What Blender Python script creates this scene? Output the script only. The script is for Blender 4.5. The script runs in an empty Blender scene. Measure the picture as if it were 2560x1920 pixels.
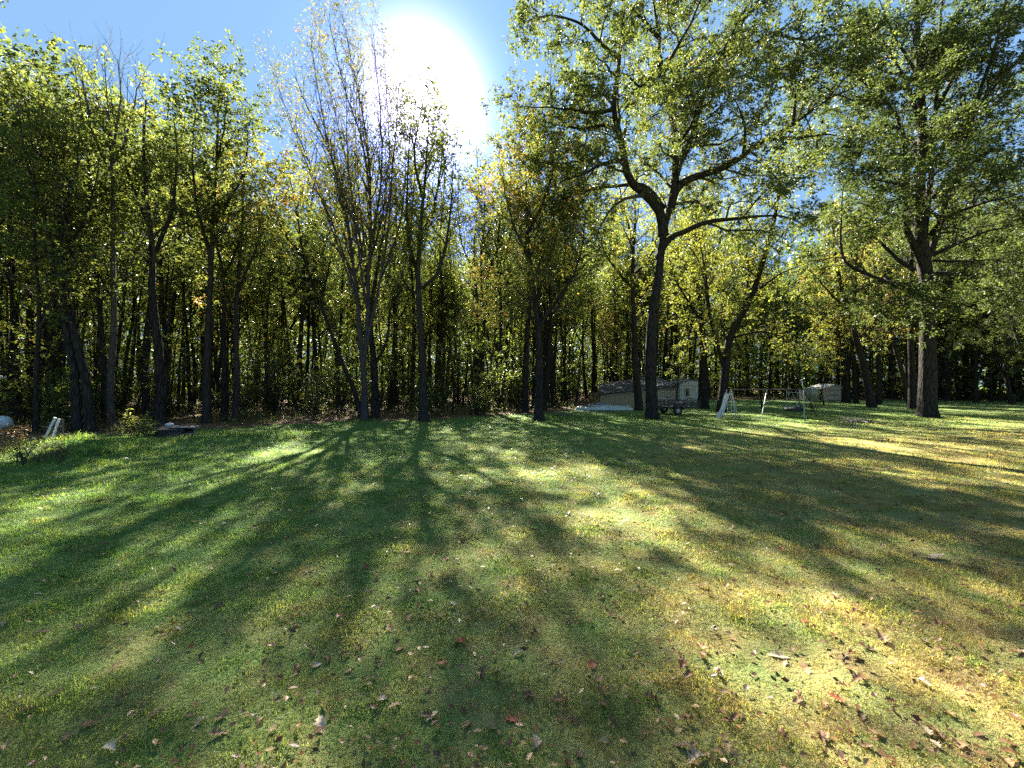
import bpy, math, random
import numpy as np
from mathutils import Vector

rnd = random.Random(7)
C = bpy.context.scene.collection
PI = math.pi

# ------------------------------------------------------------------ camera, sky, sun, exposure
scn = bpy.context.scene
CAM_H = 2.0
F = 1036.0                                   # focal length in pixels of a 2560 wide frame
cam_data = bpy.data.cameras.new('camera')
cam_data.sensor_width = 36.0
cam_data.lens = 36.0 * F / 2560.0
cam_data.clip_start = 0.05
cam_data.clip_end = 3000.0
cam = bpy.data.objects.new('camera', cam_data)
cam.location = (0, 0, CAM_H)
cam.rotation_euler = (PI / 2, 0, 0)
C.objects.link(cam)
scn.camera = cam

SUN_EL = math.radians(35.5)
SUN_AZ = math.radians(-12.5)                 # left of the view direction (+Y)
world = bpy.data.worlds.new('World')
scn.world = world
world.use_nodes = True
wn = world.node_tree.nodes
wl = world.node_tree.links
bg = wn['Background']
sky = wn.new('ShaderNodeTexSky')
sky.sky_type = 'NISHITA'
sky.sun_disc = False
sky.sun_elevation = SUN_EL
sky.sun_rotation = SUN_AZ
sky.altitude = 200
sky.air_density = 1.0
sky.dust_density = 0.6
sky.ozone_density = 1.6
# the camera of the photo compressed a bright sky: a soft power curve on the sky's own radiance, the part round the sun kept bright
gam = wn.new('ShaderNodeGamma'); gam.inputs[1].default_value = 0.15
wl.new(sky.outputs[0], gam.inputs[0])
tnt = wn.new('ShaderNodeVectorMath'); tnt.operation = 'MULTIPLY'; tnt.inputs[1].default_value = (0.46, 0.80, 1.26)
wl.new(gam.outputs[0], tnt.inputs[0])
g3 = wn.new('ShaderNodeGamma'); g3.inputs[1].default_value = 9.5
wl.new(sky.outputs[0], g3.inputs[0])
sc3 = wn.new('ShaderNodeVectorMath'); sc3.operation = 'SCALE'; sc3.inputs['Scale'].default_value = 2.2 / 9.0 ** 9.5
wl.new(g3.outputs[0], sc3.inputs[0])
add = wn.new('ShaderNodeVectorMath'); add.operation = 'ADD'
# only the glow round the sun, not the bright dust along the horizon
tcw = wn.new('ShaderNodeTexCoord'); sepw = wn.new('ShaderNodeSeparateXYZ'); wl.new(tcw.outputs['Generated'], sepw.inputs[0])
mr = wn.new('ShaderNodeMapRange'); mr.inputs['From Min'].default_value = 0.18; mr.inputs['From Max'].default_value = 0.42; wl.new(sepw.outputs['Z'], mr.inputs['Value'])
gl = wn.new('ShaderNodeVectorMath'); gl.operation = 'SCALE'; wl.new(sc3.outputs[0], gl.inputs[0]); wl.new(mr.outputs[0], gl.inputs['Scale'])
wl.new(tnt.outputs[0], add.inputs[0]); wl.new(gl.outputs[0], add.inputs[1])
wl.new(add.outputs[0], bg.inputs[0])
bg.inputs[1].default_value = 0.05

sl = bpy.data.lights.new('sun', 'SUN')
sl.energy = 4.4
sl.angle = math.radians(0.8)
sl.color = (1.0, 0.93, 0.80)
so = bpy.data.objects.new('sun', sl)
sdir = Vector((math.sin(SUN_AZ) * math.cos(SUN_EL), math.cos(SUN_AZ) * math.cos(SUN_EL), math.sin(SUN_EL)))
so.rotation_euler = sdir.to_track_quat('Z', 'Y').to_euler()
so.location = sdir * 200
C.objects.link(so)

scn.view_settings.view_transform = 'Standard'
scn.view_settings.look = 'None'
scn.view_settings.gamma = 1.0
scn.view_settings.exposure = 3.6
scn.cycles.max_bounces = 7
scn.cycles.diffuse_bounces = 4
scn.cycles.glossy_bounces = 2
scn.cycles.transmission_bounces = 4
scn.cycles.sample_clamp_indirect = 6.0
scn.cycles.caustics_reflective = False
scn.cycles.caustics_refractive = False
scn.cycles.use_denoising = False

# ------------------------------------------------------------------ helpers
def W(px, py, d):
    """world point for a direction seen in the photo at a chosen distance in front of the camera"""
    return np.array([(px - 1280.0) / F * d, d, CAM_H + (960.0 - py) / F * d])

def GX(px, d):
    return (px - 1280.0) / F * d

def vnoise(x, y, s=0):
    return (np.sin(x * 1.3 + 1.7 * s + 1.1 * np.sin(y * 0.9 + s)) + np.sin(y * 1.7 - 0.6 * s + 1.3 * np.sin(x * 0.7 + 2 * s))) * 0.5

MOUNDS = [(-13.4, 13.3, .9, .20), (-14.4, 13.5, .8, .15), (-10.8, 14.4, .8, .22), (-9.6, 14.3, .7, .20), (-11.9, 12.4, 1.0, .12), (-8.4, 15.4, .8, .13), (-15.3, 12.6, 1.0, .12)]
def gz(x, y):
    x = np.asarray(x, float); y = np.asarray(y, float)
    z = 0.035 * vnoise(x * 0.6, y * 0.6, 1) + 0.015 * vnoise(x * 2.1, y * 2.3, 2) + 0.008 * vnoise(x * 5.1, y * 4.7, 3)
    for mx, my, r, h in MOUNDS:
        z = z + h * np.exp(-((x - mx) ** 2 + (y - my) ** 2 * 1.4) / (r * r))
    return z

def mesh_np(name, V, faces, mats, attrs=None, smooth=False, mat_idx=None):
    """faces: list of int arrays (n,k)"""
    me = bpy.data.meshes.new(name)
    V = np.asarray(V, np.float32)
    me.vertices.add(len(V))
    me.vertices.foreach_set('co', V.ravel())
    idx = np.concatenate([f.ravel() for f in faces]).astype(np.int32)
    sizes = np.concatenate([np.full(len(f), f.shape[1], np.int32) for f in faces])
    starts = np.concatenate([[0], np.cumsum(sizes)[:-1]]).astype(np.int32)
    me.loops.add(len(idx))
    me.loops.foreach_set('vertex_index', idx)
    me.polygons.add(len(sizes))
    me.polygons.foreach_set('loop_start', starts)
    me.polygons.foreach_set('loop_total', sizes)
    if smooth is not False:
        sm = np.ones(len(sizes), bool) if smooth is True else np.asarray(smooth, bool)
        me.polygons.foreach_set('use_smooth', sm)
    if mat_idx is not None:
        me.polygons.foreach_set('material_index', np.asarray(mat_idx, np.int32))
    for m in (mats if isinstance(mats, (list, tuple)) else [mats]):
        me.materials.append(m)
    for k, a in (attrs or {}).items():
        at = me.attributes.new(k, 'FLOAT', 'POINT')
        at.data.foreach_set('value', np.asarray(a, np.float32))
    me.update(calc_edges=True)
    return me

def link(name, me, parent=None, loc=None):
    o = bpy.data.objects.new(name, me)
    C.objects.link(o)
    if parent is not None:
        o.parent = parent
    if loc is not None:
        o.location = loc
    return o

def thing(name, label, cat, loc=(0, 0, 0), rz=0.0, group=None):
    o = bpy.data.objects.new(name, None)
    o.empty_display_size = 0.2
    C.objects.link(o)
    o.location = loc
    o.rotation_euler = (0, 0, rz)
    tag(o, label, cat, group)
    return o

def tag(o, label, cat, group=None, kind=None):
    o['label'] = label
    o['category'] = cat
    if group: o['group'] = group
    if kind: o['kind'] = kind
    return o

def dup(root, loc, rz, scale=1.0, label=None, group=None):
    r = root.copy(); C.objects.link(r)
    r.location = loc; r.rotation_euler = (0, 0, rz)
    r.scale = scale if isinstance(scale, tuple) else (scale,) * 3
    if label: r['label'] = label
    if group: r['group'] = group
    for ch in root.children:
        c = ch.copy(); C.objects.link(c); c.parent = r
        for g in ch.children:
            d = g.copy(); C.objects.link(d); d.parent = c
    return r

class MB:
    """collects boxes, bars, prisms, grids into one mesh"""
    def __init__(s): s.v = []; s.f = []; s.n = 0
    def add(s, verts, faces):
        s.v += [tuple(p) for p in verts]
        s.f += [tuple(i + s.n for i in f) for f in faces]
        s.n += len(verts)
    def box(s, x0, x1, y0, y1, z0, z1):
        v = [(x, y, z) for x in (x0, x1) for y in (y0, y1) for z in (z0, z1)]
        s.add(v, [(0, 1, 3, 2), (4, 6, 7, 5), (0, 4, 5, 1), (2, 3, 7, 6), (0, 2, 6, 4), (1, 5, 7, 3)])
    def tube(s, pts, r, n=8, r1=None):
        pts = [Vector(p) for p in pts]
        m = len(pts)
        rings = []
        for i, p in enumerate(pts):
            t = (pts[min(i + 1, m - 1)] - pts[max(i - 1, 0)]).normalized()
            ref = Vector((0, 0, 1)) if abs(t.z) < 0.9 else Vector((1, 0, 0))
            u = t.cross(ref).normalized(); w = t.cross(u)
            rr = r if r1 is None else r + (r1 - r) * i / (m - 1)
            rings.append([p + (u * math.cos(2 * PI * k / n) + w * math.sin(2 * PI * k / n)) * rr for k in range(n)])
        v = [q for ring in rings for q in ring]
        f = [(i * n + k, i * n + (k + 1) % n, (i + 1) * n + (k + 1) % n, (i + 1) * n + k) for i in range(m - 1) for k in range(n)]
        f += [tuple(range(n))[::-1], tuple((m - 1) * n + k for k in range(n))]
        s.add(v, f)
    def bar(s, a, b, w, h):
        """rectangular bar from a to b: w wide sideways, h tall"""
        a = Vector(a); b = Vector(b); t = (b - a).normalized()
        ref = Vector((0, 0, 1)) if abs(t.z) < 0.95 else Vector((0, 1, 0))
        u = t.cross(ref).normalized() * w / 2; q = u.cross(t).normalized() * h / 2
        v = [p + su * u + sq * q for p in (a, b) for su, sq in ((-1, -1), (1, -1), (1, 1), (-1, 1))]
        s.add(v, [(0, 1, 2, 3), (7, 6, 5, 4), (0, 4, 5, 1), (1, 5, 6, 2), (2, 6, 7, 3), (3, 7, 4, 0)])
    def build(s, name, mat, parent=None, loc=None, smooth=False):
        me = bpy.data.meshes.new(name)
        me.from_pydata(s.v, [], s.f)
        me.materials.append(mat)
        if smooth:
            me.polygons.foreach_set('use_smooth', [True] * len(me.polygons))
        me.update()
        o = link(name, me, parent, loc)
        return o

# ------------------------------------------------------------------ materials
def newmat(name):
    m = bpy.data.materials.new(name); m.use_nodes = True
    nt = m.node_tree
    for n in list(nt.nodes):
        if n.type != 'OUTPUT_MATERIAL': nt.nodes.remove(n)
    out = nt.nodes['Material Output']
    return m, nt, nt.nodes, nt.links, out

def ramp(nt, stops, fac):
    r = nt.nodes.new('ShaderNodeValToRGB')
    el = r.color_ramp.elements
    while len(el) > 1: el.remove(el[-1])
    el[0].position = stops[0][0]; el[0].color = (*stops[0][1], 1)
    for p, c in stops[1:]:
        e = el.new(p); e.color = (*c, 1)
    nt.links.new(fac, r.inputs[0])
    return r.outputs[0]

def noise(nt, vec, scale, detail=3, rough=0.55, distort=0.0):
    n = nt.nodes.new('ShaderNodeTexNoise')
    n.inputs['Scale'].default_value = scale; n.inputs['Detail'].default_value = detail
    n.inputs['Roughness'].default_value = rough; n.inputs['Distortion'].default_value = distort
    if vec is not None: nt.links.new(vec, n.inputs['Vector'])
    return n.outputs['Fac']

def math_(nt, op, a, b=None, clamp=False):
    n = nt.nodes.new('ShaderNodeMath'); n.operation = op; n.use_clamp = clamp
    for i, x in enumerate((a, b)):
        if x is None: continue
        if isinstance(x, (int, float)): n.inputs[i].default_value = x
        else: nt.links.new(x, n.inputs[i])
    return n.outputs[0]

def mixc(nt, fac, a, b, mode='MIX'):
    n = nt.nodes.new('ShaderNodeMix'); n.data_type = 'RGBA'; n.blend_type = mode
    if isinstance(fac, (int, float)): n.inputs[0].default_value = fac
    else: nt.links.new(fac, n.inputs[0])
    for i, x in ((6, a), (7, b)):
        if isinstance(x, tuple): n.inputs[i].default_value = (*x, 1)
        else: nt.links.new(x, n.inputs[i])
    return n.outputs[2]

def leaf_mat(name, stops, trans=(1.6, 1.55, 0.9), tfac=0.55, clump=0.5, rough=0.45, spec=0.3):
    """stops: leaf colours from the dull to the turned ones; per leaf tint + clumps decide which leaf has which"""
    m, nt, N, L, out = newmat(name)
    at = N.new('ShaderNodeAttribute'); at.attribute_name = 'tint'
    tc = N.new('ShaderNodeTexCoord')
    oi = N.new('ShaderNodeObjectInfo')
    nz = noise(nt, tc.outputs['Object'], clump, 2)
    a = math_(nt, 'MULTIPLY', math_(nt, 'SUBTRACT', nz, 0.5), 1.3)
    b = math_(nt, 'MULTIPLY', math_(nt, 'SUBTRACT', oi.outputs['Random'], 0.5), 0.22)
    f = math_(nt, 'ADD', math_(nt, 'ADD', at.outputs['Fac'], a), b, True)
    col = ramp(nt, stops, f)
    p = N.new('ShaderNodeBsdfPrincipled')
    L.new(col, p.inputs['Base Color'])
    p.inputs['Roughness'].default_value = rough
    p.inputs['Specular IOR Level'].default_value = spec
    t = N.new('ShaderNodeBsdfTranslucent')
    tcol = mixc(nt, 1.0, col, trans, 'MULTIPLY')
    L.new(tcol, t.inputs['Color'])
    mx = N.new('ShaderNodeMixShader'); mx.inputs[0].default_value = tfac
    L.new(p.outputs[0], mx.inputs[1]); L.new(t.outputs[0], mx.inputs[2])
    L.new(mx.outputs[0], out.inputs[0])
    return m

def bark_mat(name, c0, c1, scale=6.0, bump=0.6):
    m, nt, N, L, out = newmat(name)
    tc = N.new('ShaderNodeTexCoord')
    mp = N.new('ShaderNodeMapping'); mp.inputs['Scale'].default_value = (1, 1, 0.16)
    L.new(tc.outputs['Object'], mp.inputs[0])
    v = N.new('ShaderNodeTexVoronoi'); v.feature = 'DISTANCE_TO_EDGE'; v.inputs['Scale'].default_value = scale * 2.2
    L.new(mp.outputs[0], v.inputs['Vector'])
    n1 = noise(nt, mp.outputs[0], scale * 2, 5, 0.65, 0.3)
    n2 = noise(nt, tc.outputs['Object'], 0.9, 3)
    ridge = math_(nt, 'MULTIPLY', v.outputs['Distance'], 5.0, True)
    h = math_(nt, 'ADD', math_(nt, 'MULTIPLY', n1, 0.7), math_(nt, 'MULTIPLY', ridge, 0.4))
    col = ramp(nt, [(0.25, c0), (0.85, c1)], h)
    moss = ramp(nt, [(0.45, (1, 1, 1)), (0.75, (0.75, 0.85, 0.62))], n2)
    col = mixc(nt, 0.7, col, moss, 'MULTIPLY')
    p = N.new('ShaderNodeBsdfPrincipled'); L.new(col, p.inputs['Base Color'])
    p.inputs['Roughness'].default_value = 0.9; p.inputs['Specular IOR Level'].default_value = 0.1
    b = N.new('ShaderNodeBump'); b.inputs['Strength'].default_value = bump; b.inputs['Distance'].default_value = 0.05
    L.new(h, b.inputs['Height']); L.new(b.outputs[0], p.inputs['Normal'])
    L.new(p.outputs[0], out.inputs[0])
    return m

def simple_mat(name, c, rough=0.6, metal=0.0, var=0.25, scale=8.0, c2=None, bump=0.0, stretch=(1, 1, 1)):
    m, nt, N, L, out = newmat(name)
    tc = N.new('ShaderNodeTexCoord')
    mp = N.new('ShaderNodeMapping'); mp.inputs['Scale'].default_value = stretch
    L.new(tc.outputs['Object'], mp.inputs[0])
    n1 = noise(nt, mp.outputs[0], scale, 4, 0.6)
    c2 = c2 or tuple(x * (1 - var) for x in c)
    col = ramp(nt, [(0.35, c2), (0.65, c)], n1)
    p = N.new('ShaderNodeBsdfPrincipled'); L.new(col, p.inputs['Base Color'])
    p.inputs['Roughness'].default_value = rough; p.inputs['Metallic'].default_value = metal
    if bump:
        b = N.new('ShaderNodeBump'); b.inputs['Strength'].default_value = bump; b.inputs['Distance'].default_value = 0.02
        L.new(n1, b.inputs['Height']); L.new(b.outputs[0], p.inputs['Normal'])
    L.new(p.outputs[0], out.inputs[0])
    return m

def turf_colour(nt, pos, tint=None):
    """where the turf is lush green, olive or dried to straw, by its place on the lawn"""
    N, L = nt.nodes, nt.links
    sp = N.new('ShaderNodeSeparateXYZ'); L.new(pos, sp.inputs[0])
    n1 = noise(nt, pos, 0.28, 4, 0.6)
    n2 = noise(nt, pos, 1.9, 4, 0.62)
    # drier to the right and near the house, lush to the left
    near = math_(nt, 'MAXIMUM', math_(nt, 'SUBTRACT', 1.0, math_(nt, 'MULTIPLY', sp.outputs['Y'], 1 / 24)), 0.15)
    dry = math_(nt, 'ADD', math_(nt, 'MULTIPLY', math_(nt, 'MULTIPLY', sp.outputs['X'], 0.042), near), math_(nt, 'MULTIPLY', math_(nt, 'SUBTRACT', 7.0, sp.outputs['Y']), 0.012))
    dry = math_(nt, 'MINIMUM', math_(nt, 'MAXIMUM', dry, -0.20), 0.16)
    f = math_(nt, 'ADD', dry, math_(nt, 'ADD', math_(nt, 'MULTIPLY', n1, 0.5), math_(nt, 'ADD', math_(nt, 'MULTIPLY', n2, 0.85), -0.19)))
    if tint is not None:
        f = math_(nt, 'ADD', f, math_(nt, 'MULTIPLY', math_(nt, 'SUBTRACT', tint, 0.5), 0.30))
    turf = ramp(nt, [(0.15, (0.085, 0.168, 0.046)), (0.40, (0.138, 0.195, 0.055)), (0.58, (0.200, 0.208, 0.072)), (0.74, (0.275, 0.230, 0.080)), (0.92, (0.340, 0.262, 0.115))], f)
    n3 = noise(nt, pos, 2.3, 4, 0.65, 0.4)
    worn = math_(nt, 'MULTIPLY', math_(nt, 'SUBTRACT', math_(nt, 'ADD', n3, math_(nt, 'MULTIPLY', dry, 0.35)), 0.56), 7.0, True)
    return mixc(nt, math_(nt, 'MULTIPLY', worn, 0.62), turf, (0.175, 0.125, 0.062))

def ground_mat():
    m, nt, N, L, out = newmat('lawn_ground')
    g = N.new('ShaderNodeNewGeometry')
    pos = g.outputs['Position']
    fine = noise(nt, pos, 34.0, 4, 0.7)
    col = turf_colour(nt, pos, fine)
    col = mixc(nt, 0.55, col, ramp(nt, [(0.3, (0.72, 0.69, 0.62)), (0.6, (1, 1, 1))], fine), 'MULTIPLY')
    p = N.new('ShaderNodeBsdfPrincipled'); L.new(col, p.inputs['Base Color'])
    p.inputs['Roughness'].default_value = 0.95; p.inputs['Specular IOR Level'].default_value = 0.1
    b = N.new('ShaderNodeBump'); b.inputs['Strength'].default_value = 0.9; b.inputs['Distance'].default_value = 0.05
    L.new(math_(nt, 'ADD', fine, noise(nt, pos, 9.0, 3)), b.inputs['Height']); L.new(b.outputs[0], p.inputs['Normal'])
    L.new(p.outputs[0], out.inputs[0])
    return m

def blade_mat():
    m, nt, N, L, out = newmat('grass_blade')
    g = N.new('ShaderNodeNewGeometry')
    at = N.new('ShaderNodeAttribute'); at.attribute_name = 'tint'
    col = turf_colour(nt, g.outputs['Position'], at.outputs['Fac'])
    p = N.new('ShaderNodeBsdfPrincipled'); L.new(col, p.inputs['Base Color'])
    p.inputs['Roughness'].default_value = 0.5; p.inputs['Specular IOR Level'].default_value = 0.25
    t = N.new('ShaderNodeBsdfTranslucent')
    L.new(mixc(nt, 1.0, col, (2.1, 2.0, 1.0), 'MULTIPLY'), t.inputs['Color'])
    mx = N.new('ShaderNodeMixShader'); mx.inputs[0].default_value = 0.6
    L.new(p.outputs[0], mx.inputs[1]); L.new(t.outputs[0], mx.inputs[2]); L.new(mx.outputs[0], out.inputs[0])
    return m

def litter_mat(name, stops, s1=5.0, s2=30.0):
    m, nt, N, L, out = newmat(name)
    g = N.new('ShaderNodeNewGeometry'); pos = g.outputs['Position']
    v = N.new('ShaderNodeTexVoronoi'); v.inputs['Scale'].default_value = s2 * 0.4; L.new(pos, v.inputs['Vector'])
    sep = N.new('ShaderNodeSeparateColor'); L.new(v.outputs['Color'], sep.inputs[0])
    f = math_(nt, 'ADD', math_(nt, 'MULTIPLY', sep.outputs[0], 0.6), math_(nt, 'MULTIPLY', noise(nt, pos, s1 * 0.3, 3), 0.5))
    col = ramp(nt, stops, f)
    p = N.new('ShaderNodeBsdfPrincipled'); L.new(col, p.inputs['Base Color']); p.inputs['Roughness'].default_value = 0.9
    p.inputs['Specular IOR Level'].default_value = 0.2
    b = N.new('ShaderNodeBump'); b.inputs['Strength'].default_value = 0.8; b.inputs['Distance'].default_value = 0.06
    L.new(math_(nt, 'ADD', v.outputs['Distance'], noise(nt, pos, s2, 3)), b.inputs['Height']); L.new(b.outputs[0], p.inputs['Normal'])
    L.new(p.outputs[0], out.inputs[0])
    return m

G1, G2, G3 = (0.040, 0.058, 0.020), (0.077, 0.100, 0.029), (0.126, 0.143, 0.038)
YG, YL, OR, RU = (0.145, 0.162, 0.040), (0.23, 0.185, 0.05), (0.23, 0.115, 0.045), (0.16, 0.075, 0.045)
M = {}
M['leaf_forest'] = leaf_mat('forest leaves', [(0.0, G1), (0.32, G2), (0.62, G3), (0.86, YG), (0.99, YL)])
M['leaf_under'] = leaf_mat('understory leaves', [(0.05, G1), (0.35, G2), (0.65, G3), (0.92, YG)], trans=(2.2, 2.3, 0.9))
M['leaf_far'] = leaf_mat('far leaves', [(0.05, G1), (0.40, G2), (0.80, G3), (0.99, YG)], trans=(1.7, 1.8, .8), tfac=.5)
M['leaf_oak'] = leaf_mat('oak leaves', [(0.12, G1), (0.55, G2), (0.78, G3), (0.90, YG), (0.95, YL), (0.99, OR)], trans=(1.45, 1.4, .8), clump=0.42)
M['leaf_dark_oak'] = leaf_mat('dark oak leaves', [(0.15, G1), (0.58, G2), (0.85, G3), (0.99, YG)], trans=(1.25, 1.25, .8), clump=0.42)
M['leaf_turning'] = leaf_mat('turning leaves', [(0.05, G2), (0.34, G3), (0.52, YG), (0.64, YL), (0.76, OR), (0.92, RU)], clump=0.5)
M['leaf_maple'] = leaf_mat('sparse maple leaves', [(0.05, (0.05, 0.07, 0.025)), (0.45, (0.09, 0.10, 0.03)), (0.75, (0.16, 0.13, 0.05)), (0.98, (0.26, 0.12, 0.05))])
M['leaf_yellow'] = leaf_mat('yellow green leaves', [(0.05, G2), (0.30, G3), (0.60, YG), (0.95, YL)], trans=(1.6, 1.55, 0.8))
M['leaf_orange'] = leaf_mat('orange leaves', [(0.05, YG), (0.35, YL), (0.65, OR), (0.98, RU)])
M['bark'] = bark_mat('grey brown bark', (0.011, 0.0092, 0.008), (0.056, 0.047, 0.040))
M['bark_dark'] = bark_mat('dark ridged bark', (0.006, 0.005, 0.0045), (0.050, 0.042, 0.036), 5.0, 1.0)
M['bark_pale'] = bark_mat('pale grey bark', (0.03, 0.025, 0.022), (0.12, 0.10, 0.086), 8.0, 0.4)
M['bark_purple'] = bark_mat('purple grey bark', (0.022, 0.018, 0.019), (0.085, 0.072, 0.074), 7.0, 0.4)
M['twig'] = bark_mat('twig bark', (0.03, 0.024, 0.02), (0.09, 0.075, 0.062), 14.0, 0.2)
M['ground'] = ground_mat()
M['blade'] = blade_mat()
M['litter'] = litter_mat('forest litter', [(0.1, (0.030, 0.022, 0.014)), (0.4, (0.085, 0.052, 0.028)), (0.65, (0.16, 0.085, 0.042)), (0.9, (0.25, 0.155, 0.085))])
M['brown_under'] = leaf_mat('brown undergrowth', [(0.05, (0.05, 0.03, 0.018)), (0.5, (0.11, 0.06, 0.032)), (0.95, (0.18, 0.11, 0.06))], trans=(1, 1, 1), tfac=.08)
M['litterleaf'] = leaf_mat('dead leaves', [(0.05, (0.06, 0.03, 0.015)), (0.4, (0.15, 0.07, 0.024)), (0.7, (0.24, 0.13, 0.045)), (0.95, (0.36, 0.25, 0.11))], trans=(1.2, 1.0, 0.7), tfac=0.25)

# ------------------------------------------------------------------ tree growing
def nrm(a):
    return a / np.maximum(np.linalg.norm(a, axis=-1, keepdims=True), 1e-9)

def smooth_line(pts, n, rng=None, wob=0.0):
    """Catmull-Rom through control points, resampled evenly to n points"""
    p = np.asarray(pts, float)
    if len(p) == 2:
        q = p[0] + (p[1] - p[0]) * np.linspace(0, 1, 40)[:, None]
    else:
        e = np.vstack([2 * p[0] - p[1], p, 2 * p[-1] - p[-2]])
        q = []
        for i in range(1, len(e) - 2):
            t = np.linspace(0, 1, 14, endpoint=False)[:, None]
            a, b, c, d = e[i - 1], e[i], e[i + 1], e[i + 2]
            q.append(0.5 * ((2 * b) + (-a + c) * t + (2 * a - 5 * b + 4 * c - d) * t ** 2 + (-a + 3 * b - 3 * c + d) * t ** 3))
        q = np.vstack(q + [p[-1:]])
    s = np.concatenate([[0], np.cumsum(np.linalg.norm(np.diff(q, axis=0), axis=1))])
    u = np.linspace(0, s[-1], n)
    r = np.stack([np.interp(u, s, q[:, k]) for k in range(3)], 1)
    if wob and rng is not None:
        w = rng.normal(0, wob, (n, 3)); w[0] = 0
        w = (w + np.roll(w, 1, 0) + np.roll(w, -1, 0)) / 2; w[0] = 0
        r = r + w
    return r, s[-1]

def tubes(P, R, S, lobes=None):
    """P (N,p,3) R (N,p) -> verts, quads"""
    N, p, _ = P.shape
    T = np.empty_like(P)
    T[:, 1:-1] = P[:, 2:] - P[:, :-2]; T[:, 0] = P[:, 1] - P[:, 0]; T[:, -1] = P[:, -1] - P[:, -2]
    T = nrm(T)
    mean = nrm(P[:, -1] - P[:, 0])
    ax = np.argmin(np.abs(mean), axis=1)
    ref = np.eye(3)[ax][:, None, :]
    U = nrm(np.cross(T, ref)); Vv = np.cross(T, U)
    a = np.linspace(0, 2 * PI, S, endpoint=False)
    rr = R[:, :, None] * np.ones(S)
    if lobes is not None: rr = rr * lobes
    V = P[:, :, None, :] + rr[..., None] * (np.cos(a)[:, None] * U[:, :, None, :] + np.sin(a)[:, None] * Vv[:, :, None, :])
    V = V.reshape(-1, 3)
    n0 = np.arange(N)[:, None, None] * p * S; i = np.arange(p - 1)[None, :, None] * S; k = np.arange(S)[None, None, :]; k2 = (k + 1) % S
    q = np.stack(np.broadcast_arrays(n0 + i + k, n0 + i + k2, n0 + i + S + k2, n0 + i + S + k), -1).reshape(-1, 4)
    return V, q

def grow(rng, P, R, Ln, per, tr, ln, ang, up, p=5, rr=0.6, jit=0.12, droop=0.0, rmin=0.004, taper=0.25, lenpow=0.55, plan=None):
    """children of every branch in P. per: children per metre; ln: (min,max) length; returns P,R,L of the children"""
    N, q, _ = P.shape
    cnt = np.maximum(1, np.round(per * Ln * (tr[1] - tr[0]) + rng.uniform(-0.5, 0.5, N))).astype(int)
    idx = np.repeat(np.arange(N), cnt)
    k = np.concatenate([np.arange(c) for c in cnt])
    t = tr[0] + (tr[1] - tr[0]) * (k + rng.uniform(0, 1, len(k))) / cnt[idx]
    f = t * (q - 1); i = np.minimum(f.astype(int), q - 2); w = (f - i)[:, None]
    A = P[idx, i]; B = P[idx, i + 1]
    st = A + (B - A) * w
    T = nrm(B - A)
    Rp = R[idx, i] * (1 - w[:, 0]) + R[idx, i + 1] * w[:, 0]
    ref = np.where(np.abs(T[:, 2:3]) < 0.9, np.array([[0, 0, 1.0]]), np.array([[1.0, 0, 0]]))
    U = nrm(np.cross(T, ref)); V = np.cross(T, U)
    ph = k * 2.39996 + rng.uniform(0, 1.2, len(k)) + np.repeat(rng.uniform(0, 6.28, N), cnt)
    if plan is not None:      # flatten: keep side shoots in the horizontal plane
        ph = np.where(rng.uniform(0, 1, len(k)) < plan, np.where(k % 2 == 0, 0, PI) + rng.normal(0, 0.4, len(k)), ph)
    a = np.radians(rng.normal(ang, ang * 0.22, len(k)))[:, None]
    D = np.cos(a) * T + np.sin(a) * (np.cos(ph)[:, None] * U + np.sin(ph)[:, None] * V)
    L = rng.uniform(ln[0], ln[1], len(k)) * (1 - 0.75 * t) ** lenpow if lenpow else rng.uniform(ln[0], ln[1], len(k))
    out = np.empty((len(k), p, 3)); out[:, 0] = st
    Z = np.array([0, 0, 1.0])
    d = nrm(D + Z * up * 0.5)
    for j in range(1, p):
        out[:, j] = out[:, j - 1] + d * (L / (p - 1))[:, None]
        d = nrm(d + Z * (up - droop * j / p) / p * 1.6 + rng.normal(0, jit, d.shape))
    r0 = np.maximum(np.minimum(Rp * rr, 0.012 + L * 0.022), rmin)
    Rr = r0[:, None] * np.linspace(1, taper, p)[None, :]
    return out, np.maximum(Rr, rmin * 0.5), L

def leaves_on(rng, P, n, size, aspect=0.55, spread=0.09, tilt=0.75, droop=0.25, fold=0.18, t0=0.5):
    """n leaves on each twig of P -> verts (tris) and tints"""
    N, q, _ = P.shape
    idx = np.repeat(np.arange(N), n)
    t = t0 + (1.02 - t0) * rng.uniform(0, 1, len(idx)); t = np.minimum(t, 0.9999)
    f = t * (q - 1); i = np.minimum(f.astype(int), q - 2); w = (f - i)[:, None]
    A = P[idx, i]; B = P[idx, i + 1]
    c = A + (B - A) * w + rng.normal(0, spread, (len(idx), 3))
    T = nrm(B - A)
    D = nrm(rng.normal(0, 1, c.shape) * np.array([1, 1, 0.45]) + T * 0.6 + np.array([0, 0, -droop]))
    Nn = nrm(rng.normal(0, tilt, c.shape) + np.array([0, 0, 1.0]))
    S = nrm(np.cross(Nn, D)); Nn = np.cross(D, S)
    l = (size * rng.uniform(0.65, 1.25, len(idx)))[:, None]; wd = l * aspect * 0.5
    base = c; tip = c + D * l
    mid = c + D * l * rng.uniform(0.38, 0.55, (len(idx), 1))
    lift = Nn * wd * fold * 2
    V = np.stack([base, mid + S * wd + lift, tip - Nn * l * 0.06, mid - S * wd + lift], 1).reshape(-1, 3)
    b = np.arange(len(idx))[:, None] * 4
    F_ = np.concatenate([b + np.array([[0, 2, 1]]), b + np.array([[0, 3, 2]])])
    tint = np.clip(rng.normal(0.42, 0.17, len(idx)), 0, 1)
    return V, F_, np.repeat(tint, 4)

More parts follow.
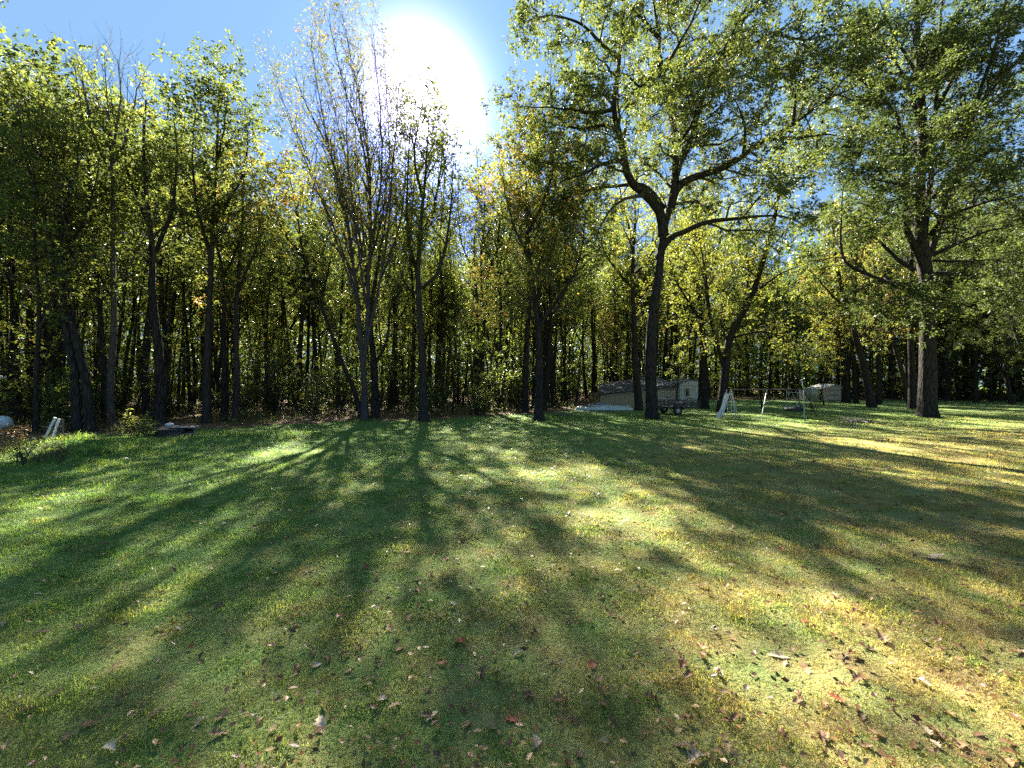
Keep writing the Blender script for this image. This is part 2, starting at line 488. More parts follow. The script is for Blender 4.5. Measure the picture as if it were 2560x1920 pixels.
class Wood:
    def __init__(s): s.V = []; s.Q = []; s.n = 0
    def add(s, P, R, S, lobes=None):
        V, q = tubes(P, R, S, lobes); s.V.append(V); s.Q.append(q + s.n); s.n += len(V)
    def mesh(s, name, mat):
        return mesh_np(name, np.vstack(s.V), [np.vstack(s.Q)], mat, smooth=True)

def trunk_lobes(rng, p, S, z, flare=0.7, amt=0.06):
    a = np.linspace(0, 2 * PI, S, endpoint=False)
    l = np.ones((p, S))
    for k in (2, 3, 5, 7):
        l += amt / k ** 0.5 * np.sin(k * a[None, :] + rng.uniform(0, 6) + 0.5 * z[:, None] * rng.uniform(-1, 1))
    nb = rng.integers(4, 7)
    but = 0.5 + 0.5 * np.cos(nb * a + rng.uniform(0, 6))
    l += np.exp(-np.maximum(z, 0) / 0.28)[:, None] * flare * (0.35 + 0.65 * but[None, :])
    l += rng.normal(0, amt * 0.35, (p, S))
    return l[None]

def crown_mesh(name, wood, LV, LF, LT, leafmat, twigmat):
    """leaves + fine twigs as one mesh"""
    V = []; faces = []; tint = []; mi = []; sm = []
    n = 0
    if LV is not None:
        V.append(LV); faces.append(LF); tint.append(LT); n += len(LV); mi.append(np.zeros(len(LF), int)); sm.append(np.zeros(len(LF), bool))
    if wood.V:
        wv = np.vstack(wood.V); wq = np.vstack(wood.Q) + n
        V.append(wv); faces.append(wq); tint.append(np.full(len(wv), 0.5)); mi.append(np.ones(len(wq), int)); sm.append(np.ones(len(wq), bool))
    return mesh_np(name, np.vstack(V), faces, [leafmat, twigmat], {'tint': np.concatenate(tint)}, np.concatenate(sm), np.concatenate(mi))

def hero_tree(name, label, base, stems, levels, leaf, mats, seed, sides=14, flare=.7, group=None):
    """stems: list of (control points in world, r0, r1, is_trunk). levels: list of grow() keyword dicts; leaf: leaves_on() kwargs or None"""
    rng = np.random.default_rng(seed)
    base = np.asarray(base, float)
    t = thing(name, label, 'tree', tuple(base), 0, group)
    lp, lr, ll = [], [], []
    first = True
    n_pts = 22
    for st in stems:
        pts, r0, r1 = st[0], st[1], st[2]
        part = st[3] if len(st) > 3 else 'limb'
        pts = np.asarray(pts, float) - base
        q, ln = smooth_line(pts, n_pts, rng, 0.015 * min(1.0, np.linalg.norm(pts[-1] - pts[0]) / 6) + 0.008)
        rr = r0 + (r1 - r0) * np.linspace(0, 1, n_pts) ** 0.85
        w = Wood()
        if part == 'trunk':
            z = q[:, 2]
            # extra rings near the ground for the root flare
            qq = np.vstack([q[0] + (q[1] - q[0]) * f for f in (0, .12, .25, .4, .65)] + [q[1:]])
            r2 = np.concatenate([np.full(5, rr[0]), rr[1:]])
            qq[0, 2] -= 0.12
            w.add(qq[None], r2[None], sides, trunk_lobes(rng, len(qq), sides, qq[:, 2], flare))
        else:
            w.add(q[None], rr[None], max(8, sides - 4), trunk_lobes(rng, n_pts, max(8, sides - 4), q[:, 2] + 50, 0, 0.05))
        link(part, w.mesh(part, mats[1]), t)
        tm = st[4] if len(st) > 4 else (0.45 if part == 'trunk' else 0.18)
        # only the part of a stem beyond tm carries branches
        k0 = int(tm * (n_pts - 1))
        sub, sl_ = smooth_line(q[k0:], n_pts)
        lp.append(sub); lr.append(np.interp(np.linspace(k0, n_pts - 1, n_pts), np.arange(n_pts), rr)); ll.append(sl_)
    P = np.stack(lp); R = np.stack(lr); Ln = np.array(ll)
    cw = Wood()
    PP, RR, LL = P, R, Ln
    last = None
    for li, kw in enumerate(levels):
        kw = dict(kw); S = kw.pop('sides', 4); rep = kw.pop('also', None)
        a, b, c = grow(rng, PP, RR, LL, **kw)
        cw.add(a, b, S)
        PP, RR, LL = a, b, c
    LV = LF = LT = None
    if leaf:
        leaf = dict(leaf); lm = leaf.pop('mask', None)
        Pl = PP
        if lm is not None: Pl = PP[lm(PP[:, -1] + base, rng)]
        LV, LF, LT = leaves_on(rng, Pl, **leaf)
    link('crown', crown_mesh('crown', cw, LV, LF, LT, mats[0], M['twig']), t)
    return t

def proto_tree(name, label, cat, h, r, clear, levels, leaf, mats, seed, lean=0.4, group=None, fork=0):
    """a forest tree standing at the origin: wobbly trunk, branches from `clear` metres up"""
    rng = np.random.default_rng(seed)
    t = thing(name, label, cat, (0, 0, 0), 0, group)
    lx, ly = rng.normal(0, lean, 2)
    k = 6
    zs = np.linspace(0, h, k)
    pts = np.stack([lx * (zs / h) ** 1.4 + np.cumsum(rng.normal(0, lean * 0.22, k)) * (zs > 0), ly * (zs / h) ** 1.4 + np.cumsum(rng.normal(0, lean * 0.22, k)) * (zs > 0), zs], 1)
    n = 18
    q, ln = smooth_line(pts, n, rng, 0.012)
    rr = r * (1 - 0.86 * np.linspace(0, 1, n) ** 0.9)
    w = Wood()
    qq = np.vstack([q[0] + (q[1] - q[0]) * f for f in (0, .12, .3, .6)] + [q[1:]]); r2 = np.concatenate([np.full(4, rr[0]), rr[1:]])
    qq[0, 2] -= 0.15
    w.add(qq[None], r2[None], 9, trunk_lobes(rng, len(qq), 9, qq[:, 2], 0.5, 0.05))
    st = [(q, rr, ln, clear / h)]
    for j in range(fork):
        i0 = int(n * rng.uniform(clear / h * 0.7, 0.6))
        az = rng.uniform(0, 6.28)
        hh = (h - q[i0, 2]) * rng.uniform(0.7, 1.0)
        off = hh * rng.uniform(0.18, 0.4)
        p2 = [q[i0], q[i0] + np.array([math.cos(az) * off * .45, math.sin(az) * off * .45, hh * 0.3]), q[i0] + np.array([math.cos(az) * off, math.sin(az) * off, hh])]
        s2, l2 = smooth_line(p2, n, rng, 0.012)
        r3 = rr[i0] * 0.72 * (1 - 0.85 * np.linspace(0, 1, n))
        w.add(s2[None], r3[None], 7)
        st.append((s2, r3, l2, 0.25))
    link('trunk', w.mesh('trunk', mats[1]), t)
    lp, lr, ll = [], [], []
    for (s, r_, l_, c_) in st:
        k0 = int(c_ * (n - 1)); sub, sl_ = smooth_line(s[k0:], n)
        lp.append(sub); lr.append(np.interp(np.linspace(k0, n - 1, n), np.arange(n), r_)); ll.append(sl_)
    PP, RR, LL = np.stack(lp), np.stack(lr), np.array(ll)
    cw = Wood()
    for kw in levels:
        kw = dict(kw); S = kw.pop('sides', 3)
        PP, RR, LL = grow(rng, PP, RR, LL, **kw)
        cw.add(PP, RR, S)
    LV, LF, LT = leaves_on(rng, PP, **leaf)
    link('crown', crown_mesh('crown', cw, LV, LF, LT, mats[0], M['twig']), t)
    return t

# ------------------------------------------------------------------ the ground
def grid_axis(lo, hi, fine, n):
    u = np.linspace(-1, 1, n)
    a = np.sinh(u * 4.2) / np.sinh(4.2)
    return np.where(a < 0, -a * lo, a * hi)

def build_ground():
    xs = grid_axis(-700, 700, 0.3, 341); ys = grid_axis(-120, 900, 0.3, 341)
    X, Y = np.meshgrid(xs, ys)
    Z = gz(X, Y) * np.exp(-np.maximum(np.hypot(X, Y) - 60, 0) / 30)
    V = np.stack([X, Y, Z], -1).reshape(-1, 3)
    n = len(xs)
    i = (np.arange(len(ys) - 1)[:, None] * n + np.arange(n - 1)[None, :]).ravel()
    o = link('ground', mesh_np('ground', V, [np.stack([i, i + 1, i + n + 1, i + n], 1)], M['ground'], smooth=True))
    o['kind'] = 'structure'
build_ground()

# where the lawn ends and the wood begins: (x, y)
EDGE = np.array([(-60, 11.0), (-26, 13.0), (-19.5, 15.2), (-16.4, 16.6), (-14.6, 17.6), (-11.6, 20.0), (-8.2, 22.4), (-5.0, 23.6), (-1.5, 25.5), (2.0, 28.5),
                 (6.0, 34.0), (12, 45.0), (22, 52), (36, 54.0), (46, 52), (56, 50), (75, 44), (120, 30)], float)
def edge_y(x):
    return np.interp(x, EDGE[:, 0], EDGE[:, 1])

def build_floor():
    xs = np.concatenate([np.linspace(-150, -45, 22), np.arange(-44, 70, 0.5), np.linspace(71, 180, 22)])
    rng = np.random.default_rng(3)
    rows = np.concatenate([[0, .15, .35, .6, 1, 1.5, 2.2, 3.2, 4.5, 6, 8, 11, 15, 20, 27, 36, 50, 70, 100, 140]])
    e = edge_y(xs) + 0.35 * np.sin(xs * 2.1) + 0.25 * np.sin(xs * 5.3 + 1) + rng.normal(0, 0.12, len(xs))
    X = np.repeat(xs[None], len(rows), 0); Y = e[None] + rows[:, None]
    Z = gz(X, Y) * np.exp(-np.maximum(np.hypot(X, Y) - 60, 0) / 30) + 0.004 + np.where(rows[:, None] > 0, 0.03, 0) + rng.uniform(0, .03, X.shape) * (rows[:, None] > .3)
    V = np.stack([X, Y, Z], -1).reshape(-1, 3); n = len(xs)
    i = (np.arange(len(rows) - 1)[:, None] * n + np.arange(n - 1)[None, :]).ravel()
    o = link('forest_floor', mesh_np('forest_floor', V, [np.stack([i, i + 1, i + n + 1, i + n], 1)], M['litter'], smooth=True))
    o['kind'] = 'structure'
build_floor()

# ------------------------------------------------------------------ hero trees traced from the photograph, each at its own distance
def c5(x, y, d): return W(x * .6146, 100 + y * .6146, d)
def c6(x, y, d): return W(640 + x * .6512, y * .6512, d)
def c7(x, y, d): return W(1200 + x * .651, y * .651, d)
def c8(x, y, d): return W(1850 + x * .6508, y * .6508, d)
def B(px, d):
    x = GX(px, d); return np.array([x, d, float(gz(x, d))])

# the big oak right of the middle
b = B(1630, 23.5)
OAK = [
    ([b, c7(655, 1400, 23.5), c7(665, 1200, 23.5), c7(688, 1050, 23.6), c7(705, 900, 23.7), c7(733, 790, 23.8), c7(748, 660, 24.0), c7(746, 540, 24.2), c7(736, 400, 24.5), c7(692, 250, 24.8), c7(685, 140, 25), c7(662, 0, 25.2), c7(640, -190, 25.4)], .34, .03, 'trunk', .42),
    ([c7(704, 905, 23.7), c7(690, 820, 23.65), c7(640, 752, 23.5), c7(575, 690, 23.2), c7(560, 630, 23.0), c7(533, 520, 22.8), c7(513, 400, 22.6), c7(538, 210, 22.4), c7(555, 60, 22.2), c7(560, -140, 22.0)], 0.288, .025),
    ([c7(732, 800, 23.8), c7(750, 738, 23.9), c7(800, 690, 24.0), c7(950, 638, 24.0), c7(1090, 540, 23.8), c7(1200, 478, 23.4), c7(1330, 385, 23.0), c7(1450, 330, 22.6)], 0.264, .025),
    ([c7(747, 700, 23.9), c7(760, 630, 24.3), c7(800, 560, 25.5), c7(850, 400, 26), c7(890, 290, 26), c7(930, 210, 26), c7(990, 80, 26), c7(1050, -30, 26), c7(1090, -150, 26)], 0.252, .03),
    ([c7(925, 225, 26), c7(1010, 190, 25.5), c7(1120, 130, 25), c7(1250, 60, 24.5)], 0.120, .02),
    ([c7(698, 960, 23.65), c7(735, 912, 23.6), c7(800, 882, 23.3), c7(870, 855, 23), c7(1000, 840, 22.5), c7(1150, 830, 22.2), c7(1250, 862, 22.0)], 0.192, .02, 'limb', .35),
    ([c7(706, 800, 23.7), c7(640, 720, 24.2), c7(560, 712, 24.6), c7(430, 730, 25), c7(330, 760, 25.2), c7(220, 830, 25.4)], 0.156, .015, 'limb', .3),
    ([c7(560, 615, 23), c7(480, 625, 22.4), c7(400, 665, 21.8), c7(300, 700, 21.4), c7(200, 760, 21)], 0.132, .012, 'limb', .2),
    ([c7(517, 420, 22.6), c7(440, 432, 22), c7(330, 420, 21.4), c7(210, 410, 20.8), c7(140, 420, 20.4)], 0.120, .012),
    ([c7(530, 500, 22.8), c7(470, 480, 23.5), c7(380, 490, 24.5), c7(260, 470, 25.5), c7(150, 430, 26)], 0.120, .012),
    ([c7(535, 230, 22.4), c7(470, 170, 22), c7(380, 90, 21.6), c7(270, 60, 21.2), c7(160, 90, 21)], 0.120, .012),
    ([c7(690, 250, 24.8), c7(620, 330, 24), c7(560, 290, 23), c7(470, 270, 22), c7(380, 300, 21)], 0.108, .012),
    ([c7(690, 300, 24.8), c7(760, 180, 24), c7(840, 20, 23.4), c7(880, -120, 23)], 0.120, .015),
    ([c7(690, 150, 25), c7(600, 50, 25.5), c7(470, -60, 26), c7(330, -120, 26.5)], 0.144, .015),
    ([c7(746, 560, 24.2), c7(800, 500, 22.5), c7(830, 420, 20.8), c7(850, 380, 19.4)], 0.144, .015),
    ([c7(743, 480, 24.3), c7(720, 420, 26), c7(700, 360, 28), c7(690, 330, 29.5)], 0.144, .015),
    ([c7(1090, 540, 23.8), c7(1200, 530, 24.2), c7(1340, 520, 24.6), c7(1470, 540, 25)], 0.108, .012),
    ([c7(1010, 600, 23.9), c7(1020, 520, 23), c7(1000, 430, 22.2), c7(960, 350, 21.6)], 0.108, .012),
    ([c7(985, 90, 26), c7(1080, 20, 25.6), c7(1200, -30, 25.2), c7(1330, -40, 24.8)], .11, .012),
    ([c7(1120, 130, 25), c7(1240, 150, 24.4), c7(1380, 130, 24), c7(1500, 150, 23.6)], .08, .010),
    ([c7(1330, 385, 23), c7(1420, 280, 22.6), c7(1500, 220, 22.2)], .07, .010),
    ([c7(935, 205, 26), c7(860, 190, 27.5), c7(800, 120, 28.5), c7(790, 40, 29.2)], .09, .010),
    ([c7(1200, 478, 23.4), c7(1210, 380, 23), c7(1190, 280, 22.5), c7(1230, 180, 22)], 0.108, .012),
]
hero_tree('oak_tree', 'tall oak before the tan shed, bare lower trunk and wide spreading limbs', b, OAK,
          [dict(per=1.5, tr=(.02, 1), ln=(1.6, 4.4), ang=56, up=.06, p=8, sides=5, jit=.24, droop=.15, lenpow=.35),
           dict(per=2.7, tr=(.15, 1), ln=(.7, 1.8), ang=48, up=.1, p=5, sides=4, jit=.18, droop=.2, lenpow=.3),
           dict(per=5.2, tr=(.1, 1), ln=(.35, .8), ang=45, up=0, p=3, sides=3, jit=.15, droop=.3, lenpow=.2, rmin=.003)],
          dict(n=19, size=.165, aspect=.5, spread=.085, tilt=.8, droop=.45), (M['leaf_oak'], M['bark_dark']), 11, sides=18, flare=.5)
# the low bare branch of the oak is part of its own list above; the old oak at the right
b = B(2318, 25.0)
RO = [
    ([b, c8(722, 1350, 25), c8(722, 1200, 25), c8(715, 1060, 25), c8(700, 960, 25), c8(690, 800, 25.2), c8(692, 650, 25.3), c8(700, 500, 25.6), c8(690, 300, 26), c8(680, 100, 26.3), c8(672, -80, 26.5)], .46, .10, 'trunk', .5),
    ([c8(708, 1040, 25), c8(675, 960, 24.9), c8(640, 870, 24.8), c8(640, 700, 24.5), c8(625, 500, 24.2), c8(570, 400, 24), c8(470, 310, 23.6), c8(430, 200, 23.2)], 0.230, .02, 'limb', .3),
    ([c8(700, 980, 25), c8(712, 860, 25.2), c8(728, 700, 25.5), c8(752, 420, 26), c8(768, 150, 26.4), c8(782, -20, 26.6), c8(790, -150, 26.8)], 00.19, .03, 'limb', .3),
    ([c8(706, 1030, 25), c8(745, 930, 24.9), c8(782, 800, 24.6), c8(850, 600, 24), c8(900, 420, 23.6), c8(960, 230, 23.2), c8(1010, 60, 23), c8(1050, -90, 22.8)], 00.19, .03, 'limb', .3),
    ([c8(715, 1110, 25), c8(680, 1096, 24.9), c8(620, 1092, 24.5), c8(560, 1080, 24), c8(470, 1045, 23.3), c8(396, 985, 22.8), c8(388, 830, 22.5), c8(400, 700, 22.3)], 0.172, .015, 'limb', .3),
    ([c8(670, 1040, 25), c8(590, 980, 25.6), c8(530, 920, 26), c8(460, 870, 26.5), c8(390, 800, 27)], 0.138, .012, 'limb', .3),
    ([c8(735, 900, 25), c8(790, 840, 24), c8(900, 790, 23), c8(1000, 765, 22), c8(1100, 735, 21.4)], 0.161, .015),
    ([c8(735, 980, 25), c8(800, 950, 24.6), c8(950, 890, 24), c8(1100, 858, 23.4)], 0.138, .012),
    ([c8(735, 1050, 25), c8(850, 1055, 25.4), c8(940, 1045, 25.8), c8(1060, 940, 26.2), c8(1150, 860, 26.5)], 0.127, .012),
    ([c8(740, 760, 25.2), c8(800, 690, 24.2), c8(950, 590, 23.2), c8(1100, 520, 22.4)], 0.161, .012),
    ([c8(735, 640, 25.6), c8(850, 480, 26.5), c8(960, 420, 27.5), c8(1080, 380, 28.5)], 0.149, .012),
    ([c8(626, 500, 24.2), c8(560, 480, 25), c8(480, 520, 26), c8(400, 560, 27)], 0.103, .012),
    ([c8(640, 720, 24.5), c8(580, 700, 23.6), c8(500, 690, 22.8), c8(420, 690, 22)], 0.103, .012),
    ([c8(700, 500, 25.6), c8(640, 330, 26), c8(560, 180, 26.4), c8(500, 40, 26.8)], 0.149, .012),
    ([c8(470, 310, 23.6), c8(380, 240, 23.2), c8(280, 190, 22.8), c8(190, 160, 22.4)], .08, .010),
    ([c8(570, 400, 24), c8(480, 390, 23), c8(390, 370, 22.2), c8(300, 350, 21.6)], .08, .010),
    ([c8(740, 1000, 25), c8(850, 1005, 24.2), c8(980, 1000, 23.4), c8(1100, 1030, 22.8)], .09, .010),
    ([c8(745, 1160, 25), c8(830, 1165, 24.4), c8(940, 1200, 23.8), c8(1050, 1240, 23.2)], .06, .010),
    ([c8(700, 1130, 25), c8(650, 1150, 24.2), c8(580, 1160, 23.6), c8(500, 1200, 23)], .05, .008),
    ([c8(745, 900, 25), c8(860, 880, 25.8), c8(980, 860, 26.6), c8(1110, 800, 27.4)], .08, .010),
    ([c8(725, 820, 25.1), c8(830, 740, 26), c8(960, 700, 27), c8(1080, 640, 28)], .09, .010),
    ([c8(752, 420, 26), c8(830, 280, 26.5), c8(880, 120, 27), c8(900, -20, 27.4)], 0.138, .012),
    ([c8(695, 780, 25.2), c8(720, 740, 23), c8(740, 690, 21), c8(760, 660, 19.8)], 0.138, .012),
    ([c8(690, 300, 26), c8(600, 150, 26), c8(520, -40, 26)], 0.115, .012),
    ([c8(900, 420, 23.6), c8(990, 320, 23.2), c8(1100, 200, 22.8)], 0.115, .012),
]
hero_tree('oak_tree', 'massive old oak with thick ridged trunk and burls, alone at the right', b, RO,
          [dict(per=1.5, tr=(.02, 1), ln=(1.5, 4.2), ang=58, up=.05, p=8, sides=5, jit=.22, droop=.2, lenpow=.35, plan=.4),
           dict(per=2.7, tr=(.15, 1), ln=(.7, 1.8), ang=50, up=.05, p=5, sides=4, jit=.16, droop=.15, lenpow=.3, plan=.4),
           dict(per=5.2, tr=(.1, 1), ln=(.35, .8), ang=45, up=0, p=3, sides=3, jit=.15, droop=.2, lenpow=.2, rmin=.003)],
          dict(n=18, size=.175, aspect=.5, spread=.085, tilt=.5, droop=.2), (M['leaf_dark_oak'], M['bark_dark']), 12, sides=22, flare=.45)

# the many stemmed maple against the sun
b = B(911, 22.0)
CM = [([b, c6(412, 1450, 22), c6(405, 1350, 22), c6(392, 1230, 22), c6(385, 1130, 22), c6(362, 930, 21.8), c6(330, 730, 21.6), c6(270, 560, 21.4), c6(200, 420, 21.2), c6(150, 290, 21)], 0.165, .015, 'trunk', .42),
      ([c6(410, 1400, 22), c6(425, 1280, 22.1), c6(430, 1100, 22.2), c6(440, 950, 22.3), c6(440, 700, 22.4), c6(420, 500, 22.5), c6(370, 250, 22.6), c6(330, 60, 22.7)], 0.134, .012, 'limb', .3),
      ([c6(415, 1370, 22), c6(450, 1210, 21.8), c6(480, 1060, 21.6), c6(505, 900, 21.4), c6(528, 620, 21.2), c6(545, 400, 21), c6(556, 270, 20.9)], 0.092, .012, 'limb', .3),
      ([c6(430, 1120, 22.2), c6(405, 960, 22.8), c6(350, 640, 23.4), c6(290, 380, 24), c6(240, 170, 24.4)], 0.073, .010, 'limb', .15),
      ([c6(440, 950, 22.3), c6(475, 740, 21.2), c6(480, 480, 20.4), c6(460, 250, 20), c6(440, 130, 19.8)], 0.067, .010, 'limb', .12),
      ([c6(437, 1000, 22.3), c6(490, 800, 23.2), c6(510, 560, 24), c6(500, 330, 24.6), c6(490, 190, 25)], 0.067, .010, 'limb', .12),
      ([c6(385, 1130, 22), c6(330, 960, 22.5), c6(250, 740, 23), c6(170, 540, 23.4), c6(100, 380, 23.8), c6(70, 260, 24)], 0.067, .010, 'limb', .2),
      ([c6(362, 930, 21.8), c6(310, 700, 20.8), c6(260, 470, 20.2), c6(230, 270, 19.8), c6(210, 130, 19.6)], 0.061, .010, 'limb', .12),
      ([c6(440, 800, 22.3), c6(410, 560, 21.4), c6(330, 300, 20.8), c6(290, 120, 20.4), c6(280, 50, 20.2)], 0.061, .010, 'limb', .12),
      ([c6(432, 1090, 22.2), c6(400, 800, 24), c6(380, 520, 25.2), c6(390, 280, 25.8), c6(395, 150, 26)], 0.067, .010, 'limb', .2),
      ([c6(425, 1180, 22.1), c6(380, 860, 20.4), c6(350, 540, 19.2), c6(345, 300, 18.8)], 0.067, .010, 'limb', .2),
      ([c6(400, 1200, 22), c6(300, 900, 21), c6(200, 640, 20.4), c6(120, 450, 20)], 0.055, .010, 'limb', .25),
      ([c6(470, 1090, 21.7), c6(540, 900, 22.4), c6(570, 740, 23), c6(575, 560, 23.4), c6(565, 430, 23.6)], 0.055, .010, 'limb', .15)]
hero_tree('maple_tree', 'tall fan shaped maple of many thin upright stems with sparse small leaves', b, CM,
          [dict(per=3.1, tr=(.0, 1), ln=(1.2, 3.4), ang=30, up=.5, p=8, sides=4, jit=.15, lenpow=.4, rmin=.006),
           dict(per=2.5, tr=(.1, 1), ln=(.6, 1.6), ang=40, up=.45, p=5, sides=3, jit=.18, lenpow=.3, rmin=.004),
           dict(per=3.2, tr=(.15, 1), ln=(.25, .65), ang=38, up=.2, p=3, sides=3, jit=.16, lenpow=.2, rmin=.0035)],
          dict(n=5, size=.105, aspect=.6, spread=.07, tilt=.8, droop=.45), (M['leaf_maple'], M['bark_purple']), 13, sides=16)

# straight tree right of the maple
b = B(1060, 22.2)
ST = [([b, c6(640, 1400, 22.2), c6(630, 1200, 22.2), c6(622, 1060, 22.2), c6(628, 900, 22.3), c6(645, 720, 22.4), c6(660, 560, 22.5), c6(665, 430, 22.6)], .25, .015, 'trunk', .45),
      ([c6(625, 1110, 22.2), c6(655, 1090, 22), c6(700, 1040, 21.8), c6(735, 900, 21.6), c6(750, 740, 21.4), c6(760, 560, 21.2)], .11, .012),
      ([c6(622, 1060, 22.2), c6(590, 940, 22.6), c6(580, 780, 23), c6(585, 600, 23.4), c6(600, 440, 23.6)], .12, .012),
      ([c6(628, 920, 22.3), c6(680, 800, 23), c6(710, 640, 23.6), c6(720, 480, 24)], .11, .012),
      ([c6(640, 760, 22.4), c6(610, 620, 21.4), c6(620, 500, 20.8), c6(640, 400, 20.4)], .09, .012),
      ([c6(625, 1130, 22.2), c6(590, 1110, 22), c6(560, 1060, 21.6), c6(540, 960, 21.2)], .07, .012)]
hero_tree('maple_tree', 'straight single trunk maple between the fan shaped and the forked maple, just under the sun', b, ST,
          [dict(per=1.6, tr=(.02, 1), ln=(1.2, 3.0), ang=42, up=.3, p=6, sides=4, jit=.12, lenpow=.4),
           dict(per=3.4, tr=(.1, 1), ln=(.6, 1.5), ang=42, up=.2, p=4, sides=3, jit=.14, lenpow=.3),
           dict(per=5.0, tr=(.1, 1), ln=(.3, .7), ang=42, up=0, p=3, sides=3, jit=.12, lenpow=.2, rmin=.003)],
          dict(n=8, size=.15, aspect=.62, spread=.07, tilt=.7, droop=.3), (M['leaf_forest'], M['bark']), 14, sides=14)

# forked tree with turning leaves
b = B(1346, 22.6)
FT = [([b, c7(228, 1500, 22.6), c7(225, 1400, 22.6), c7(224, 1260, 22.6), c7(205, 1120, 22.7), c7(190, 1000, 22.8), c7(180, 850, 23), c7(175, 680, 23.2), c7(170, 520, 23.4)], .24, .015, 'trunk', .4),
      ([c7(224, 1270, 22.6), c7(255, 1210, 22.4), c7(310, 1130, 22.1), c7(370, 1030, 21.8), c7(400, 900, 21.6), c7(400, 800, 21.4)], .13, .012),
      ([c7(215, 1190, 22.6), c7(240, 1060, 23.2), c7(290, 930, 23.8), c7(320, 780, 24.2), c7(330, 660, 24.4)], .10, .012),
      ([c7(190, 1000, 22.8), c7(140, 890, 22.2), c7(100, 760, 21.8), c7(80, 620, 21.4)], .09, .012),
      ([c7(183, 900, 22.9), c7(240, 780, 22), c7(280, 650, 21.4), c7(270, 530, 21)], .09, .012),
      ([c7(225, 1240, 22.6), c7(170, 1190, 22), c7(110, 1160, 21.6), c7(50, 1150, 21.2)], .06, .010)]
hero_tree('maple_tree', 'forked maple with orange and yellow turning leaves, left of the tall oak', b, FT,
          [dict(per=1.6, tr=(.02, 1), ln=(1.2, 3.0), ang=46, up=.2, p=6, sides=4, jit=.13, lenpow=.4),
           dict(per=3.4, tr=(.1, 1), ln=(.6, 1.5), ang=44, up=.1, p=4, sides=3, jit=.14, lenpow=.3),
           dict(per=5.0, tr=(.1, 1), ln=(.3, .7), ang=42, up=0, p=3, sides=3, jit=.12, lenpow=.2, rmin=.003)],
          dict(n=14, size=.14, aspect=.62, spread=.08, tilt=.6, droop=.3), (M['leaf_turning'], M['bark_dark']), 15, sides=14)

# second trunk behind the fan shaped maple, with a low right branch
b = B(938, 23.6)
hero_tree('maple_tree', 'dark trunk close behind the fan shaped maple with a low branch bent to the right', b,
          [([b, c6(455, 1480, 23.6), c6(452, 1380, 23.6), c6(440, 1200, 24), c6(470, 1000, 24.4), c6(500, 830, 24.8), c6(520, 680, 25)], .22, .02, 'trunk', .5),
           ([c6(453, 1410, 23.6), c6(485, 1350, 23.4), c6(505, 1280, 23.2), c6(520, 1180, 23), c6(560, 1050, 22.8), c6(570, 900, 22.6)], .10, .012)],
          [dict(per=1.4, tr=(.02, 1), ln=(1.2, 2.8), ang=46, up=.2, p=6, sides=4, jit=.13, lenpow=.4),
           dict(per=2.6, tr=(.1, 1), ln=(.6, 1.3), ang=44, up=.1, p=4, sides=3, jit=.14, lenpow=.3),
           dict(per=3.8, tr=(.1, 1), ln=(.25, .6), ang=42, up=0, p=3, sides=3, jit=.12, lenpow=.2, rmin=.003)],
          dict(n=12, size=.135, aspect=.62, spread=.08, tilt=.6, droop=.3), (M['leaf_forest'], M['bark_dark']), 16)

# bare topped tree at the left
b = B(280, 18.7)
BT = [([b, c5(455, 1400, 18.7), c5(462, 1200, 18.7), c5(462, 1000, 18.7), c5(460, 800, 18.7), c5(460, 650, 18.7), c5(455, 500, 18.7), c5(450, 400, 18.8), c5(440, 260, 18.9), c5(430, 120, 19), c5(425, 60, 19)], .16, .012, 'trunk', .72),
      ([c5(458, 545, 18.7), c5(410, 460, 18.4), c5(380, 380, 18.2), c5(350, 240, 18), c5(330, 100, 17.9)], .07, .010, 'limb', .25),
      ([c5(457, 500, 18.7), c5(500, 430, 19), c5(530, 330, 19.2), c5(560, 200, 19.4), c5(600, 110, 19.5)], .07, .010, 'limb', .25),
      ([c5(455, 450, 18.7), c5(480, 330, 18.4), c5(490, 200, 18.2), c5(480, 80, 18)], .06, .010, 'limb', .2),
      ([c5(459, 480, 18.7), c5(420, 350, 19.2), c5(390, 200, 19.5), c5(385, 80, 19.7)], .06, .010, 'limb', .2),
      ([c5(465, 1010, 18.7), c5(500, 950, 18.6), c5(545, 880, 18.5), c5(600, 780, 18.4), c5(640, 700, 18.3)], .05, .010, 'limb', .5)]
hero_tree('maple_tree', 'slender pale trunk with a leafless crown rising above the left wood, near the stump', b, BT,
          [dict(per=2.4, tr=(.05, 1), ln=(1.2, 3.0), ang=34, up=.4, p=6, sides=4, jit=.08, lenpow=.4, rmin=.010),
           dict(per=2.6, tr=(.1, 1), ln=(.5, 1.3), ang=34, up=.35, p=4, sides=3, jit=.1, lenpow=.3, rmin=.008)],
          dict(n=2, size=.09, aspect=.6, spread=.05, mask=lambda e, r: (e[:, 2] < 10.5) | (r.uniform(0, 1, len(e)) < .06)), (M['leaf_forest'], M['bark_pale']), 17, sides=12)

GEN_L = [dict(per=1.5, tr=(.02, 1), ln=(1.3, 3.2), ang=46, up=.25, p=6, sides=4, jit=.13, lenpow=.45),
         dict(per=3.2, tr=(.1, 1), ln=(.6, 1.5), ang=45, up=.1, p=4, sides=3, jit=.14, lenpow=.3),
         dict(per=5, tr=(.1, 1), ln=(.3, .75), ang=42, up=0, p=3, sides=3, jit=.12, lenpow=.2, rmin=.003)]
GEN_F = dict(n=9, size=.165, aspect=.62, spread=.075, tilt=.6, droop=.3)

